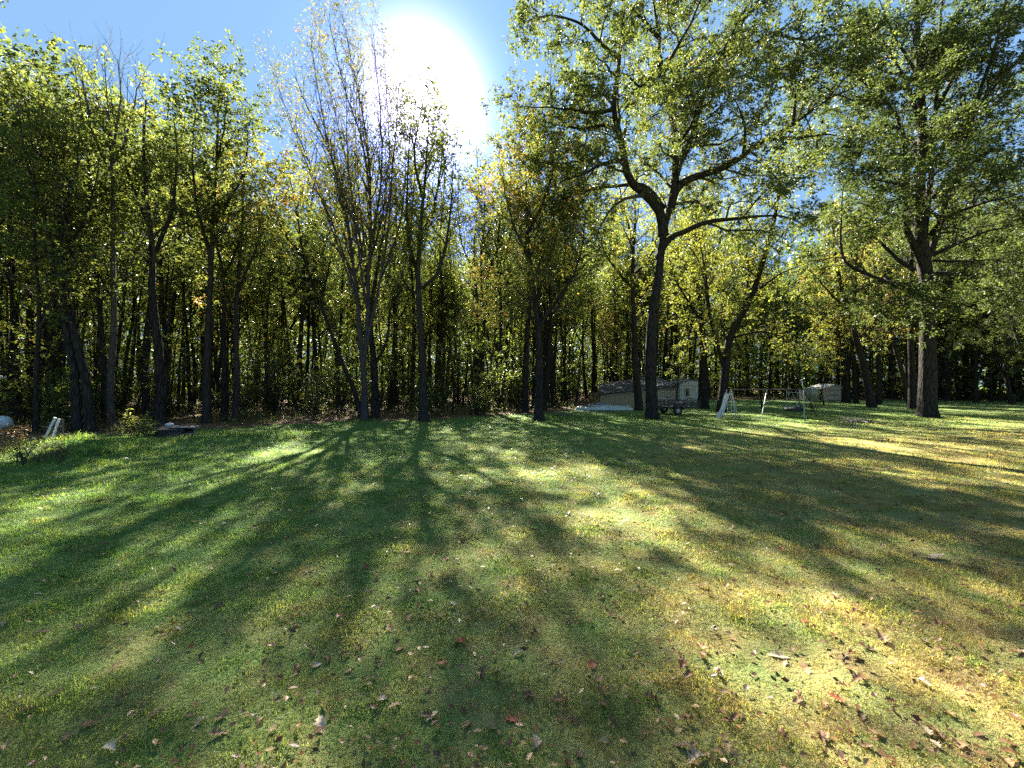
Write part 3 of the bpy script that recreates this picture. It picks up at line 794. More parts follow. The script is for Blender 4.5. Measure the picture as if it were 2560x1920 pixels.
def stem_tree(name, label, d, pts, r, extra, mats, seed, clear=.4, levels=GEN_L, leaf=GEN_F, base=None):
    """pts: (px, py[, distance]) up the trunk; extra: list of (pts, r) limbs"""
    def w3(p): return W(p[0], p[1], p[2] if len(p) > 2 else d)
    b = B(pts[0][0], d) if base is None else base
    st = [([b] + [w3(p) for p in pts[1:]], r, r * .12 + .006, 'trunk', clear)]
    for e in extra:
        st.append(([w3(p) for p in e[0]], e[1], .012, 'limb', e[2] if len(e) > 2 else .15))
    return hero_tree(name, label, b, st, levels, leaf, mats, seed, sides=12, flare=.3)

FO, DK, BK, PL = M['leaf_forest'], M['bark_dark'], M['bark'], M['bark_pale']
LEFT_F = dict(GEN_F, n=14, size=.145)
stem_tree('oak_tree', 'thick dark trunk leaning left, left one of the crossing pair behind the white posts', 16.8,
          [(194, 1083), (186, 930), (163, 825), (158, 700), (150, 560), (140, 420), (110, 260)], .18,
          [([(160, 720), (110, 560, 16), (70, 400, 15.6), (40, 260, 15.2)], .10), ([(150, 560), (190, 430, 17.4), (200, 300, 17.8)], .08)], (FO, DK), 21, leaf=LEFT_F)
stem_tree('oak_tree', 'thick dark trunk leaning left, right one of the crossing pair behind the white posts', 16.9,
          [(228, 1083), (210, 940), (185, 820), (165, 700, 17.4), (175, 540, 18), (160, 400, 18.4), (170, 260, 18.8)], .185,
          [([(168, 650, 17.5), (220, 520, 18), (250, 400, 18.4)], .09), ([(172, 560, 17.9), (110, 430, 18.6), (60, 300, 19)], .09)], (FO, DK), 22, leaf=LEFT_F)
stem_tree('oak_tree', 'broad dark trunk with twiggy shoots just left of the cut stump', 19.2,
          [(400, 1071), (398, 900), (384, 750), (378, 600), (366, 480), (360, 350), (365, 250)], .24,
          [([(380, 650), (430, 520, 18.6), (440, 400, 18.2), (435, 280, 18)], .11), ([(372, 560), (320, 430, 19.8), (310, 300, 20.2)], .10)], (FO, DK), 23, leaf=LEFT_F)
stem_tree('maple_tree', 'dark trunk behind the stump, with a rounded crown standing clear of the wood', 20.5,
          [(517, 1062), (518, 900), (526, 720), (532, 560), (540, 420), (548, 300), (550, 210)], .21,
          [([(528, 660), (490, 500, 20), (480, 360, 19.6), (500, 240, 19.4)], .10), ([(532, 560), (600, 450, 21), (620, 330, 21.4), (600, 240, 21.6)], .10), ([(540, 420), (560, 320, 19.6), (570, 230, 19.2)], .07)], (FO, BK), 24, leaf=LEFT_F)
stem_tree('maple_tree', 'slim forked trunk with yellow green leaves, right of the round crowned maple', 21.5,
          [(590, 1060), (590, 880), (592, 760), (602, 600), (606, 480), (620, 380)], .17,
          [([(592, 740), (640, 620, 21), (680, 520, 20.6), (690, 430, 20.4)], .08), ([(600, 640), (560, 560, 22.2), (550, 480, 22.6)], .07)], (M['leaf_turning'], BK), 25, leaf=LEFT_F)
stem_tree('maple_tree', 'curving dark trunk second to the right of the stump', 22.0,
          [(560, 1060), (560, 800), (556, 690), (540, 600), (520, 500), (500, 400)], .17,
          [([(556, 700), (600, 600, 21.4), (610, 500, 21)], .07)], (FO, DK), 26, leaf=LEFT_F)
stem_tree('oak_tree', 'heavy dark trunk in the left wood between the tank and the crossing pair', 24.0,
          [(129, 1046), (130, 880), (135, 700), (120, 520), (100, 360), (90, 230)], .28,
          [([(132, 700), (70, 560, 23.4), (20, 420, 23), (-30, 300, 22.6)], .12), ([(122, 540), (190, 420, 24.6), (230, 300, 25)], .10)], (FO, DK), 27, leaf=LEFT_F)
stem_tree('oak_tree', 'tall tree at the left edge of the wood above the silver tank', 19.5,
          [(40, 1058), (36, 850), (30, 650), (20, 450), (14, 400), (10, 330)], .22,
          [([(32, 700), (-40, 560, 19), (-90, 440, 18.6)], .10), ([(22, 480), (80, 380, 20), (110, 300, 20.4)], .09), ([(14, 330), (-30, 260, 19.2), (-40, 210, 19)], .07)], (FO, DK), 28, leaf=LEFT_F)
stem_tree('maple_tree', 'dark trunk leaning left behind the fan shaped maple, beside the shadowed bushes', 24.0,
          [(905, 1043), (880, 960), (845, 880), (800, 760), (760, 640), (740, 520), (720, 430)], .15,
          [([(800, 760), (830, 640, 23.4), (850, 540, 23)], .08), ([(770, 660), (700, 560, 24.6), (670, 460, 25)], .08)], (FO, DK), 29)
# behind the oak and the shed
stem_tree('oak_tree', 'slimmer trunk just left of the tall oak, in front of the tan shed wall', 31.5,
          [(1598, 1022), (1590, 910), (1584, 780), (1581, 700), (1584, 620), (1588, 550), (1590, 420)], .30,
          [([(1581, 720), (1545, 680, 31), (1505, 620, 30.4), (1475, 550, 30)], .14), ([(1582, 690), (1625, 640, 32), (1650, 560, 32.6), (1660, 470, 33)], .13), ([(1584, 610), (1555, 500, 30.6), (1540, 400, 30)], .10)],
          (M['leaf_yellow'], BK), 31, .3)
stem_tree('maple_tree', 'dark multi stemmed maple beside the white slide, stems spread in a wide V', 30.0,
          [(1803, 1026), (1812, 930), (1823, 845), (1850, 795), (1880, 735), (1912, 640), (1938, 540), (1952, 400)], .36,
          [([(1812, 930), (1790, 850, 29.6), (1768, 760, 29.2), (1750, 660, 28.8), (1700, 590, 28.4)], .15), ([(1775, 790, 29.2), (1765, 690, 29.6), (1750, 600, 30), (1735, 510, 30.4)], .12),
           ([(1850, 795), (1870, 700, 31), (1860, 600, 32), (1850, 500, 32.6)], .11), ([(1880, 735), (1960, 680, 29.4), (2040, 650, 28.8)], .09), ([(1820, 850), (1900, 830, 29), (1980, 850, 28.4), (2040, 870, 28)], .09)],
          (M['leaf_yellow'], DK), 32, .3)
stem_tree('maple_tree', 'thick dark trunk at the right corner of the white shed gable', 33.5,
          [(1758, 1020), (1757, 950), (1755, 850), (1745, 740), (1735, 640), (1740, 520)], .40,
          [([(1752, 800), (1700, 720, 33), (1660, 640, 32.5)], .14), ([(1745, 740), (1790, 640, 34), (1810, 540, 34.5)], .13), ([(1756, 900), (1810, 870, 32), (1850, 860, 31)], .08)],
          (M['leaf_yellow'], DK), 33, .25)
stem_tree('maple_tree', 'leaning leafy tree in front of the small pink shed, first of the right group', 45.0,
          [(2115, 1005), (2108, 900), (2098, 800), (2090, 650), (2080, 520)], .38,
          [([(2104, 860), (2060, 780, 44), (2020, 700, 43)], .14), ([(2098, 800), (2150, 700, 46), (2170, 600, 47)], .14), ([(2108, 900), (2050, 890, 43), (2000, 890, 42)], .10)],
          (M['leaf_turning'], DK), 34, .2)
stem_tree('maple_tree', 'slim trunk right of the small pink shed', 43.0,
          [(2140, 1007), (2134, 920), (2124, 800), (2130, 680), (2135, 560)], .22, [([(2128, 850), (2090, 760, 42), (2070, 680, 41)], .10)], (M['leaf_yellow'], DK), 35, .25)
stem_tree('maple_tree', 'trunk leaning left and forking halfway, between the swing set and the massive oak', 35.7,
          [(2179, 1017), (2160, 920), (2140, 845), (2128, 795), (2110, 740), (2090, 640), (2080, 540)], .34,
          [([(2128, 800), (2138, 720, 35.4), (2142, 640, 35), (2150, 540, 34.6)], .16), ([(2125, 780), (2080, 740, 36.4), (2040, 690, 37), (2000, 650, 37.5)], .11), ([(2142, 850), (2200, 790, 34.6), (2240, 720, 34)], .08)],
          (M['leaf_turning'], BK), 36, .35)
stem_tree('maple_tree', 'dark straight trunk close behind the leaning forked trunk', 41.0,
          [(2197, 1010), (2195, 900), (2188, 760), (2190, 620)], .25, [([(2192, 830), (2230, 740, 40), (2250, 650, 39)], .10)], (M['leaf_turning'], DK), 37, .3)
stem_tree('maple_tree', 'thin brown trunk leaning left just left of the massive oak', 37.0,
          [(2276, 1014), (2256, 935), (2236, 870), (2215, 800), (2190, 700), (2180, 600)], .20, [([(2230, 850), (2270, 780, 36), (2290, 700, 35)], .07)], (M['leaf_turning'], BK), 38, .3)
stem_tree('oak_tree', 'dark trunk half hidden behind the left side of the massive oak', 33.0,
          [(2282, 1020), (2280, 900), (2276, 780), (2280, 640), (2275, 480)], .28, [([(2278, 800), (2230, 720, 34), (2200, 640, 35)], .10)], (M['leaf_dark_oak'], DK), 39, .35)
stem_tree('oak_tree', 'forest trunk right of the massive oak at the edge of the brown leaf bank', 50.0,
          [(2366, 998), (2370, 880), (2380, 760), (2390, 600), (2380, 430)], .45, [([(2374, 820), (2320, 730, 49), (2290, 640, 48)], .15), ([(2384, 700), (2450, 600, 50), (2480, 500, 50)], .15)], (M['leaf_dark_oak'], DK), 40, .3)

for k_, (px_, d_, top_, lab_, mt_) in enumerate([
        (1030, 33, 285, 'tall slender tree behind the straight maple, top just under the sun', FO), (1105, 35, 300, 'tall slender tree seen right of the straight maple crown', FO),
        (1190, 36, 335, 'tall slender tree rising between the straight maple and the forked maple', FO), (1248, 34, 345, 'tall tree with rusty upper leaves left of the forked maple crown', M['leaf_turning']),
        (985, 36, 360, 'tall slender tree behind the right side of the fan shaped maple', FO)]):
    zt_ = lambda f: 975 + (top_ + 25 - 975) * f
    stem_tree('maple_tree', lab_, d_, [(px_, 1040), (px_ + 4, zt_(.3)), (px_ - 5, zt_(.55)), (px_ + 6, zt_(.8)), (px_, zt_(1.0))], .19,
              [([(px_, zt_(.45)), (px_ - 38, zt_(.62), d_ - .6), (px_ - 46, zt_(.85), d_ - 1)], .08), ([(px_, zt_(.5)), (px_ + 36, zt_(.68), d_ + .5), (px_ + 44, zt_(.9), d_ + 1)], .08)], (mt_, DK), 60 + k_, .35, GEN_L, dict(n=6, size=.165, aspect=.62, spread=.08, tilt=.6, droop=.3))

# ------------------------------------------------------------------ the wood behind: shared prototypes, every tree an object of its own
P_L = [dict(per=1.5, tr=(.02, 1), ln=(1.4, 3.4), ang=50, up=.2, p=6, sides=3, jit=.13, lenpow=.5),
       dict(per=3.0, tr=(.12, 1), ln=(.6, 1.6), ang=46, up=.05, p=4, sides=3, jit=.14, lenpow=.3),
       dict(per=4.6, tr=(.1, 1), ln=(.3, .8), ang=42, up=0, p=3, sides=3, jit=.12, lenpow=.2, rmin=.003)]
P_F = dict(n=8, size=.19, aspect=.62, spread=.08, tilt=.6, droop=.3)
GRP = 'trees of the dense wood behind the lawn'
protos = []
for i, (h, r, cl, fk, lm) in enumerate([(16.5, .16, 6.5, 1, FO), (18.0, .19, 7.5, 1, FO), (15.0, .13, 5.0, 0, FO), (17.0, .15, 8.0, 2, M['leaf_under']), (14.0, .12, 4.0, 1, M['leaf_turning']), (19.0, .22, 8.0, 2, M['leaf_dark_oak'])]):
    protos.append(proto_tree('forest_tree', 'slender dark trunk among the crowded trees of the wood', 'tree', h, r, cl, P_L, P_F, (lm, DK if i % 2 else BK), 100 + i, .5, GRP, fk))
S_L = [dict(per=2.0, tr=(.02, 1), ln=(.9, 2.2), ang=62, up=.05, p=5, sides=3, jit=.14, lenpow=.5, plan=.4),
       dict(per=2.4, tr=(.12, 1), ln=(.4, 1.0), ang=46, up=0, p=4, sides=3, jit=.14, lenpow=.3, plan=.6),
       dict(per=3.0, tr=(.1, 1), ln=(.2, .5), ang=42, up=0, p=3, sides=3, jit=.12, lenpow=.2, rmin=.003)]
S_F = dict(n=13, size=.16, aspect=.68, spread=.08, tilt=.45, droop=.25)
SGRP = 'young understory trees between the trunks'
saps = []
for i, (h, r, cl, lm) in enumerate([(6.5, .045, 1.4, M['leaf_under']), (8.0, .06, 2.2, M['leaf_under']), (5.0, .035, .9, FO), (7.0, .05, 1.6, M['leaf_yellow'])]):
    saps.append(proto_tree('young_tree', 'thin sapling with bright backlit leaves under the tall trees', 'tree', h, r, cl, S_L, S_F, (lm, BK), 200 + i, .5, SGRP, 0))

TAKEN = [(o.location.x, o.location.y) for o in C.objects if o.parent is None and o.get('category') == 'tree' and o.name.split('.')[0] in ('oak_tree', 'maple_tree')]
SHED = [(6.0, 34.0, 18.5, 46.0), (34.0, 46.0, 41.0, 53.0)]
def free(x, y, gap, taken):
    if any(x0 < x < x1 and y0 < y < y1 for x0, y0, x1, y1 in SHED): return False
    return all((x - a) ** 2 + (y - c) ** 2 > gap * gap for a, c in taken)

def scatter(plist, n, gap, rows, seed, lo, hi, taken, a0=-66, a1=64, thin=False, placed=False, back0=0):
    rng = random.Random(seed); used = {id(p): placed for p in plist}; k = 0; tries = 0
    while k < n and tries < 20000:
        tries += 1
        az = math.radians(rng.uniform(a0, a1)); back = rng.uniform(0, 1) ** 1.25 * rows
        # a point `back` metres behind the lawn's edge, in that direction
        d = 8.0
        while d < 75 and d * math.cos(az) < edge_y(d * math.sin(az)): d += 0.4
        d += 0.8 + back + back0
        x, y = d * math.sin(az), d * math.cos(az)
        if x > 1.0 and d > 95: continue
        if thin and -15 < x < -0.5 and y < 33: continue
        if not free(x, y, gap, taken): continue
        p = rng.choice(plist); s = rng.uniform(lo, hi); loc = (x, y, float(gz(x, y)) * math.exp(-max(math.hypot(x, y) - 60, 0) / 30)); rz = rng.uniform(0, 6.28)
        sc = (s * rng.uniform(.9, 1.1), s * rng.uniform(.9, 1.1), s)
        if used[id(p)]: dup(p, loc, rz, sc)
        else: p.location = loc; p.rotation_euler = (0, 0, rz); p.scale = sc; used[id(p)] = True
        taken.append((x, y)); k += 1
    return k
tk = list(TAKEN)
DGRP = 'dark oaks crowding the right edge'
dk_oak = proto_tree('oak_tree', 'dense dark leaved oak in the shaded wood right of the massive oak', 'tree', 17.0, .22, 3.0, P_L, dict(n=20, size=.17, aspect=.55, spread=.1, tilt=.5, droop=.2), (M['leaf_dark_oak'], DK), 150, .6, DGRP, 2)
for k_, (px_, d_, s_) in enumerate([(2440, 44, 1.0), (2530, 40, .95), (2610, 36, 1.05), (2480, 52, 1.1), (2400, 58, 1.0), (2570, 50, 1.0), (2700, 40, 1.0), (2660, 30, 1.0), (2330, 60, 1.0), (2260, 62, .95)]):
    l_ = (GX(px_, d_), d_, 0.0); tk.append(l_[:2])
    if k_ == 0: dk_oak.location = l_; dk_oak.scale = (s_,) * 3
    else: dup(dk_oak, l_, k_ * 1.3, s_)
scatter(protos, 175, 1.5, 38, 5, .82, 1.12, tk, thin=True)
scatter(protos, 60, 2.0, 22, 25, 1.2, 1.5, tk, -58, 6, placed=True, back0=20)
scatter(protos, 55, 1.8, 16, 15, 1.15, 1.45, tk, 4, 62, placed=True)
poles = []
for i, (h, r, cl) in enumerate([(15.0, .085, 9.5), (13.0, .07, 8.0), (16.5, .10, 10.5)]):
    poles.append(proto_tree('slim_tree', 'slim bare dark stem with a small high crown, one of many inside the wood', 'tree', h, r, cl, P_L, dict(n=5, size=.16, aspect=.62, spread=.10, tilt=.6, droop=.3), (FO, DK), 160 + i, .8, 'slim bare stems inside the wood', 0))
tk4 = list(TAKEN)
scatter(poles, 110, .9, 26, 23, .85, 1.1, tk4, -62, 22, thin=True)
tk2 = list(TAKEN) + [(-14, 15.5)]
scatter(saps, 165, 1.2, 26, 6, .7, 1.25, tk2)

H_L = [dict(per=3.0, tr=(.02, 1), ln=(.5, 1.2), ang=48, up=.2, p=5, sides=3, jit=.14, lenpow=.3),
       dict(per=4.0, tr=(.1, 1), ln=(.25, .6), ang=46, up=0, p=3, sides=3, jit=.14, lenpow=.2, rmin=.003)]
def shrub(name, label, h, spread, ns, leaf, mat, seed, group=None, levels=H_L, cat='shrub'):
    rng = np.random.default_rng(seed)
    t = thing(name, label, cat, (0, 0, 0), 0, group)
    w = Wood(); lp, lr, ll = [], [], []
    for k in range(ns):
        a = rng.uniform(0, 6.28); s = rng.uniform(.3, 1) * spread; hh = h * rng.uniform(.6, 1)
        q, ln = smooth_line([(rng.normal(0, .05), rng.normal(0, .05), -.03), (math.cos(a) * s * .4, math.sin(a) * s * .4, hh * .55), (math.cos(a) * s, math.sin(a) * s, hh)], 8, rng, .015)
        lp.append(q); lr.append(.012 * h * np.linspace(1, .3, 8)); ll.append(ln)
    PP, RR, LL = np.stack(lp), np.stack(lr), np.array(ll)
    w.add(PP, RR, 4)
    for kw in levels:
        kw = dict(kw); S = kw.pop('sides', 3)
        PP, RR, LL = grow(rng, PP, RR, LL, **kw); w.add(PP, RR, S)
    link('stem', w.mesh('stem', M['twig']), t)
    LV, LF, LT = leaves_on(rng, PP, **leaf)
    link('foliage', mesh_np('foliage', LV, [LF], mat, {'tint': LT}), t)
    return t
HGRP = 'leafy bushes on the floor of the wood'
shr = []
for i, (h, sp, ns, n_, lm) in enumerate([(1.6, .9, 9, 7, M['leaf_forest']), (2.4, 1.0, 8, 7, M['leaf_under']), (1.1, .8, 10, 7, M['leaf_dark_oak']), (3.0, 1.3, 9, 7, M['leaf_forest'])]):
    shr.append(shrub('shrub', 'shadowed leafy bush on the brown floor of the wood', h, sp, ns, dict(n=n_, size=.14, aspect=.65, spread=.06, tilt=.6, droop=.2), lm, 300 + i, HGRP))
tk3 = list(TAKEN) + [(-14, 15.5)]
scatter(shr, 140, 1.1, 42, 8, .7, 1.35, tk3)

# the far wood beyond: a mass nobody could count
def far_wood():
    rng = np.random.default_rng(77)
    n = 400000
    az = np.radians(rng.uniform(-85, 85, n)); r = rng.uniform(72, 125, n)
    x, y = r * np.sin(az), r * np.cos(az)
    top = 24 + 3.0 * vnoise(x * .16, y * .16, 4) + 1.5 * vnoise(x * .5, y * .5, 6)
    z = 0.1 + top * rng.uniform(0, 1, n) ** 1.05
    c = np.stack([x, y, z], 1)
    sz = (0.55 * rng.uniform(.6, 1.3, n))[:, None]
    Nn = nrm(rng.normal(0, .8, c.shape) + np.array([0, 0, 1.0])); D = nrm(rng.normal(0, 1, c.shape)); S = nrm(np.cross(Nn, D))
    V = np.stack([c - D * sz * .6, c + S * sz * .35, c + D * sz * .6, c - S * sz * .35], 1).reshape(-1, 3)
    b = np.arange(n)[:, None] * 4
    Fq = b + np.array([[0, 1, 2, 3]])
    tint = np.repeat(np.clip(rng.normal(.42, .2, n), 0, 1), 4)
    nt_ = 420
    a2 = np.radians(rng.uniform(-85, 85, nt_)); r2 = rng.uniform(68, 120, nt_)
    P = np.stack([np.stack([r2 * np.sin(a2) + rng.normal(0, .3, nt_) * j, r2 * np.cos(a2), np.full(nt_, j * 6.0 - .2)], 1) for j in range(3)], 1)
    R = (rng.uniform(.10, .22, nt_))[:, None] * np.array([1, .75, .4])
    wv, wq = tubes(P, R, 5)
    me = mesh_np('far_wood', np.vstack([V, wv]), [Fq, wq + len(V)], [M['leaf_far'], M['bark_dark']], {'tint': np.concatenate([tint, np.full(len(wv), .5)])}, False, np.concatenate([np.zeros(len(Fq), int), np.ones(len(wq), int)]))
    tag(link('far_wood', me), 'distant yellow green wood showing between the trunks', 'wood', kind='stuff')
far_wood()
# ------------------------------------------------------------------ built things
M['wall_tan'] = simple_mat('tan painted board', (0.44, 0.33, 0.19), .8, 0, .25, 5.0, stretch=(3, 3, .5), bump=.15)
M['wall_white'] = simple_mat('weathered white board', (0.70, 0.68, 0.62), .75, 0, .25, 4.0, stretch=(6, 6, .4), bump=.1)
M['door_tan'] = simple_mat('salmon tan door', (0.52, 0.38, 0.27), .75, 0, .25, 5.0, stretch=(5, 5, .5))
M['trim_pale'] = simple_mat('pale trim', (0.58, 0.54, 0.46), .7)
M['glass'] = simple_mat('dark window glass', (0.02, 0.022, 0.025), .12, 0, .3)
M['shingle'] = simple_mat('old dark shingles', (0.06, 0.056, 0.054), .95, 0, .5, 9.0, bump=.5)
M['metal_roof'] = simple_mat('weathered corrugated roof', (0.11, 0.108, 0.105), .85, 0, .4, 3.0)
M['white_metal'] = simple_mat('white painted tube', (0.50, 0.50, 0.48), .45, 0, .2, 6.0)
M['rust_metal'] = simple_mat('dark rusty tube', (0.10, 0.06, 0.045), .7, .2, .5, 12.0)
M['white_plastic'] = simple_mat('white plastic', (0.62, 0.62, 0.62), .4, 0, .25, 4.0)
M['rubber'] = simple_mat('black rubber', (0.018, 0.018, 0.019), .75, 0, .3, 20.0, bump=.2)
M['black_steel'] = simple_mat('black painted steel', (0.022, 0.021, 0.020), .55, .2, .4, 10.0)
M['chain'] = simple_mat('zinc chain', (0.38, 0.38, 0.38), .4, .7, .3, 20.0)
M['tank'] = simple_mat('pale silver tank paint', (0.50, 0.54, 0.58), .4, .1, .12, 3.0)
M['hull'] = simple_mat('pale aluminium hull', (0.55, 0.60, 0.57), .5, .2, .25, 4.0, stretch=(1, 4, 1))
M['plank'] = simple_mat('weathered plank', (0.30, 0.27, 0.24), .85, 0, .45, 6.0, stretch=(1, 9, 9), bump=.4)
M['stone'] = simple_mat('white stone', (0.62, 0.60, 0.57), .8, 0, .3, 9.0, bump=.4)
M['cutwood'] = simple_mat('grey cut wood', (0.20, 0.165, 0.13), .9, 0, .5, 14.0, bump=.5)
M['dead_wood'] = simple_mat('grey dead wood', (0.20, 0.175, 0.15), .9, 0, .5, 10.0, stretch=(1, 1, .3), bump=.3)
M['tarp'] = simple_mat('grey tarpaulin', (0.26, 0.26, 0.27), .6, 0, .5, 2.0)
M['dry_leaf'] = leaf_mat('dry weeds', [(0.05, (0.09, 0.055, 0.025)), (0.5, (0.20, 0.125, 0.055)), (0.95, (0.34, 0.25, 0.12))], trans=(1.3, 1.2, .7), tfac=.35)
M['weed_leaf'] = leaf_mat('weed leaves', [(0.05, G3), (0.5, YG), (0.95, (0.36, 0.30, 0.09))], trans=(1.7, 1.7, .8))
def Gz(x, y): return float(gz(x, y))

# --- the tan shed with the white gable at its right
def shed():
    y0 = 36.0
    t = thing('shed', 'low tan shed with dark sloping roof, double doors and a taller white gable end', 'shed', (11.5, y0, Gz(11.5, 36)))
    X = lambda v: v - 11.5
    xl, xd0, xd1, xw0, xw1 = X(7.65), X(12.65), X(14.35), X(14.40), X(16.3)
    ztop = lambda x: 1.12 + (x - xl) / (xw0 - xl) * 0.66
    m = MB()                                             # front wall with a gap for the doors, butted panels
    def slab(m, a, b2, ya, yb, za, zb, zc=None, zd=None):
        zc = zb if zc is None else zc
        v = [(a, ya, za), (b2, ya, za), (b2, ya, zc), (a, ya, zb), (a, yb, za), (b2, yb, za), (b2, yb, zc), (a, yb, zb)]
        m.add(v, [(0, 1, 2, 3), (5, 4, 7, 6), (4, 0, 3, 7), (1, 5, 6, 2), (3, 2, 6, 7), (4, 5, 1, 0)])
    slab(m, xl, xd0, 0, .12, 0, ztop(xl), ztop(xd0))
    slab(m, xd0, xd1, 0, .12, 1.50, ztop(xd0), ztop(xd1))
    slab(m, xl, xl + .12, .12, 5.2, 0, 1.12)
    slab(m, xl, xw0, 5.2, 5.32, 0, 1.12, 1.78)
    m.build('wall', M['wall_tan'], t)
    b = MB()
    for k in range(13):
        x = xl + .18 + k * .385
        if x < xd0 - .1: b.box(x, x + .03, -.018, 0.0, 0.02, ztop(x) - .05)
    b.build('batten', M['wall_tan'], t)
    for k in range(2):                                   # two leaves of the double door with cross boards
        a = xd0 + .03 + k * .83; d = MB(); d.box(a, a + .80, .01, .06, .06, 1.47)
        D = d.build('door', M['door_tan'], t)
        f = MB()
        for (u0, u1, v0, v1) in ((a, a + .8, 1.38, 1.47), (a, a + .8, .06, .16), (a, a + .8, .72, .80)): f.box(u0, u1, -.012, .008, v0, v1)
        for (u0, u1) in ((a, a + .08), (a + .72, a + .8)): f.box(u0, u1, -.015, .0075, .17, .71); f.box(u0, u1, -.015, .0075, .81, 1.37)
        f.build('door_frame', M['trim_pale'], D)
        h = MB(); h.box(a + (.70 if k == 0 else .05), a + (.75 if k == 0 else .10), -.05, -.016, .84, .98); h.build('handle', M['black_steel'], D)
    w = MB()                                             # white gable block, standing a little forward
    pts = [(xw0, 0), (xw1, 0), (xw1, 2.28), (X(15.2), 2.36), (xw0, 2.05)]
    for ya, yb in ((-.55, 2.8),):
        v = [(x, ya, z) for x, z in pts] + [(x, yb, z) for x, z in pts]
        n = 5
        w.add(v, [tuple(range(n)), tuple(range(2 * n - 1, n - 1, -1))] + [(i, i + n, (i + 1) % n + n, (i + 1) % n) for i in range(n)])
    w.build('gable_wall', M['wall_white'], t)
    g = MB()
    for k in range(8): g.box(xw0 + .1 + k * .235, xw0 + .122 + k * .235, -.565, -.552, .05, 1.83)
    g.box(xw0 - .02, xw1 + .02, -.585, -.553, 1.86, 1.96)
    g.box(xw1 - .07, xw1 + .02, -.59, -.556, .04, 1.855)
    g.build('trim', M['trim_pale'], t)
    wi = MB()
    for (u0, u1, v0, v1) in ((0, .46, .62, .70), (0, .46, -.05, .0), (0, .07, .0, .62), (.39, .46, .0, .62)): wi.box(X(14.78) + u0, X(14.78) + u1, -.60, -.567, 1.0 + v0, 1.0 + v1)
    W_ = wi.build('window', M['trim_pale'], t)
    p_ = MB(); p_.box(X(14.78) + .071, X(14.78) + .389, -.575, -.5675, 1.001, 1.619); p_.build('pane', M['glass'], W_)
    # roof: a long sheet falling to the left and to the front, with courses
    r = MB(); nu, nv = 30, 18
    def rp(u, v):
        A = np.array([xl - .25, -.3, 1.15]); Bq = np.array([xw0 - .03, -.3, 1.83]); Cq = np.array([xw0 - .03, 5.6, 2.78]); Dq = np.array([xl + 1.2, 5.6, 2.05])
        return (A * (1 - u) + Bq * u) * (1 - v) + (Dq * (1 - u) + Cq * u) * v
    V = []; Fc = []
    for j in range(nv + 1):
        for i in range(nu + 1):
            q = rp(i / nu, j / nv); V.append((q[0], q[1], q[2] + .03 + (.02 if j % 2 else 0)))
    for j in range(nv):
        for i in range(nu): a = j * (nu + 1) + i; Fc.append((a, a + 1, a + nu + 2, a + nu + 1))
    nb = len(V); V += [(x, y, z - .09) for x, y, z in V]
    Fc += [tuple(k + nb for k in f[::-1]) for f in Fc]
    for i in range(nu): Fc.append((i, i + nb, i + 1 + nb, i + 1)); a = nv * (nu + 1) + i; Fc.append((a + 1, a + 1 + nb, a + nb, a))
    for j in range(nv): a = j * (nu + 1); Fc.append((a + nu + 1, a + nu + 1 + nb, a + nb, a)); a += nu; Fc.append((a, a + nb, a + nu + 1 + nb, a + nu + 1))
    r.add(V, Fc); r.build('roof', M['shingle'], t)
    c = MB(); V = []; n = 60                              # corrugated sheet over the right half
    for i in range(n + 1):
        u = .62 + .375 * i / n
        for v in (.06, .97):
            q = rp(u, v); V.append((q[0], q[1], q[2] + .10 + .022 * math.sin(i * PI / 2)))
    m2 = len(V); V += [(x, y, z - .012) for x, y, z in V]
    Fc = [(2 * i, 2 * i + 2, 2 * i + 3, 2 * i + 1) for i in range(n)]
    Fc += [tuple(k + m2 for k in f[::-1]) for f in Fc]
    c.add(V, Fc); c.build('roof_sheet', M['metal_roof'], t)
    k = MB()
    k.add([(xw0 - .12, -.72, 2.06), (X(15.2), -.72, 2.40), (X(15.2), 2.95, 2.40), (xw0 - .12, 2.95, 2.06), (xw0 - .12, -.72, 2.12), (X(15.2), -.72, 2.46), (X(15.2), 2.95, 2.46), (xw0 - .12, 2.95, 2.12)],
          [(3, 2, 1, 0), (4, 5, 6, 7), (0, 1, 5, 4), (2, 3, 7, 6), (3, 0, 4, 7)])
    k.add([(X(15.2), -.72, 2.40), (xw1 + .14, -.72, 2.28), (xw1 + .14, 2.95, 2.28), (X(15.2), 2.95, 2.40), (X(15.2), -.72, 2.46), (xw1 + .14, -.72, 2.34), (xw1 + .14, 2.95, 2.34), (X(15.2), 2.95, 2.46)],
          [(3, 2, 1, 0), (4, 5, 6, 7), (0, 1, 5, 4), (2, 3, 7, 6), (1, 2, 6, 5)])
    k.build('gable_roof', M['metal_roof'], t)
shed()

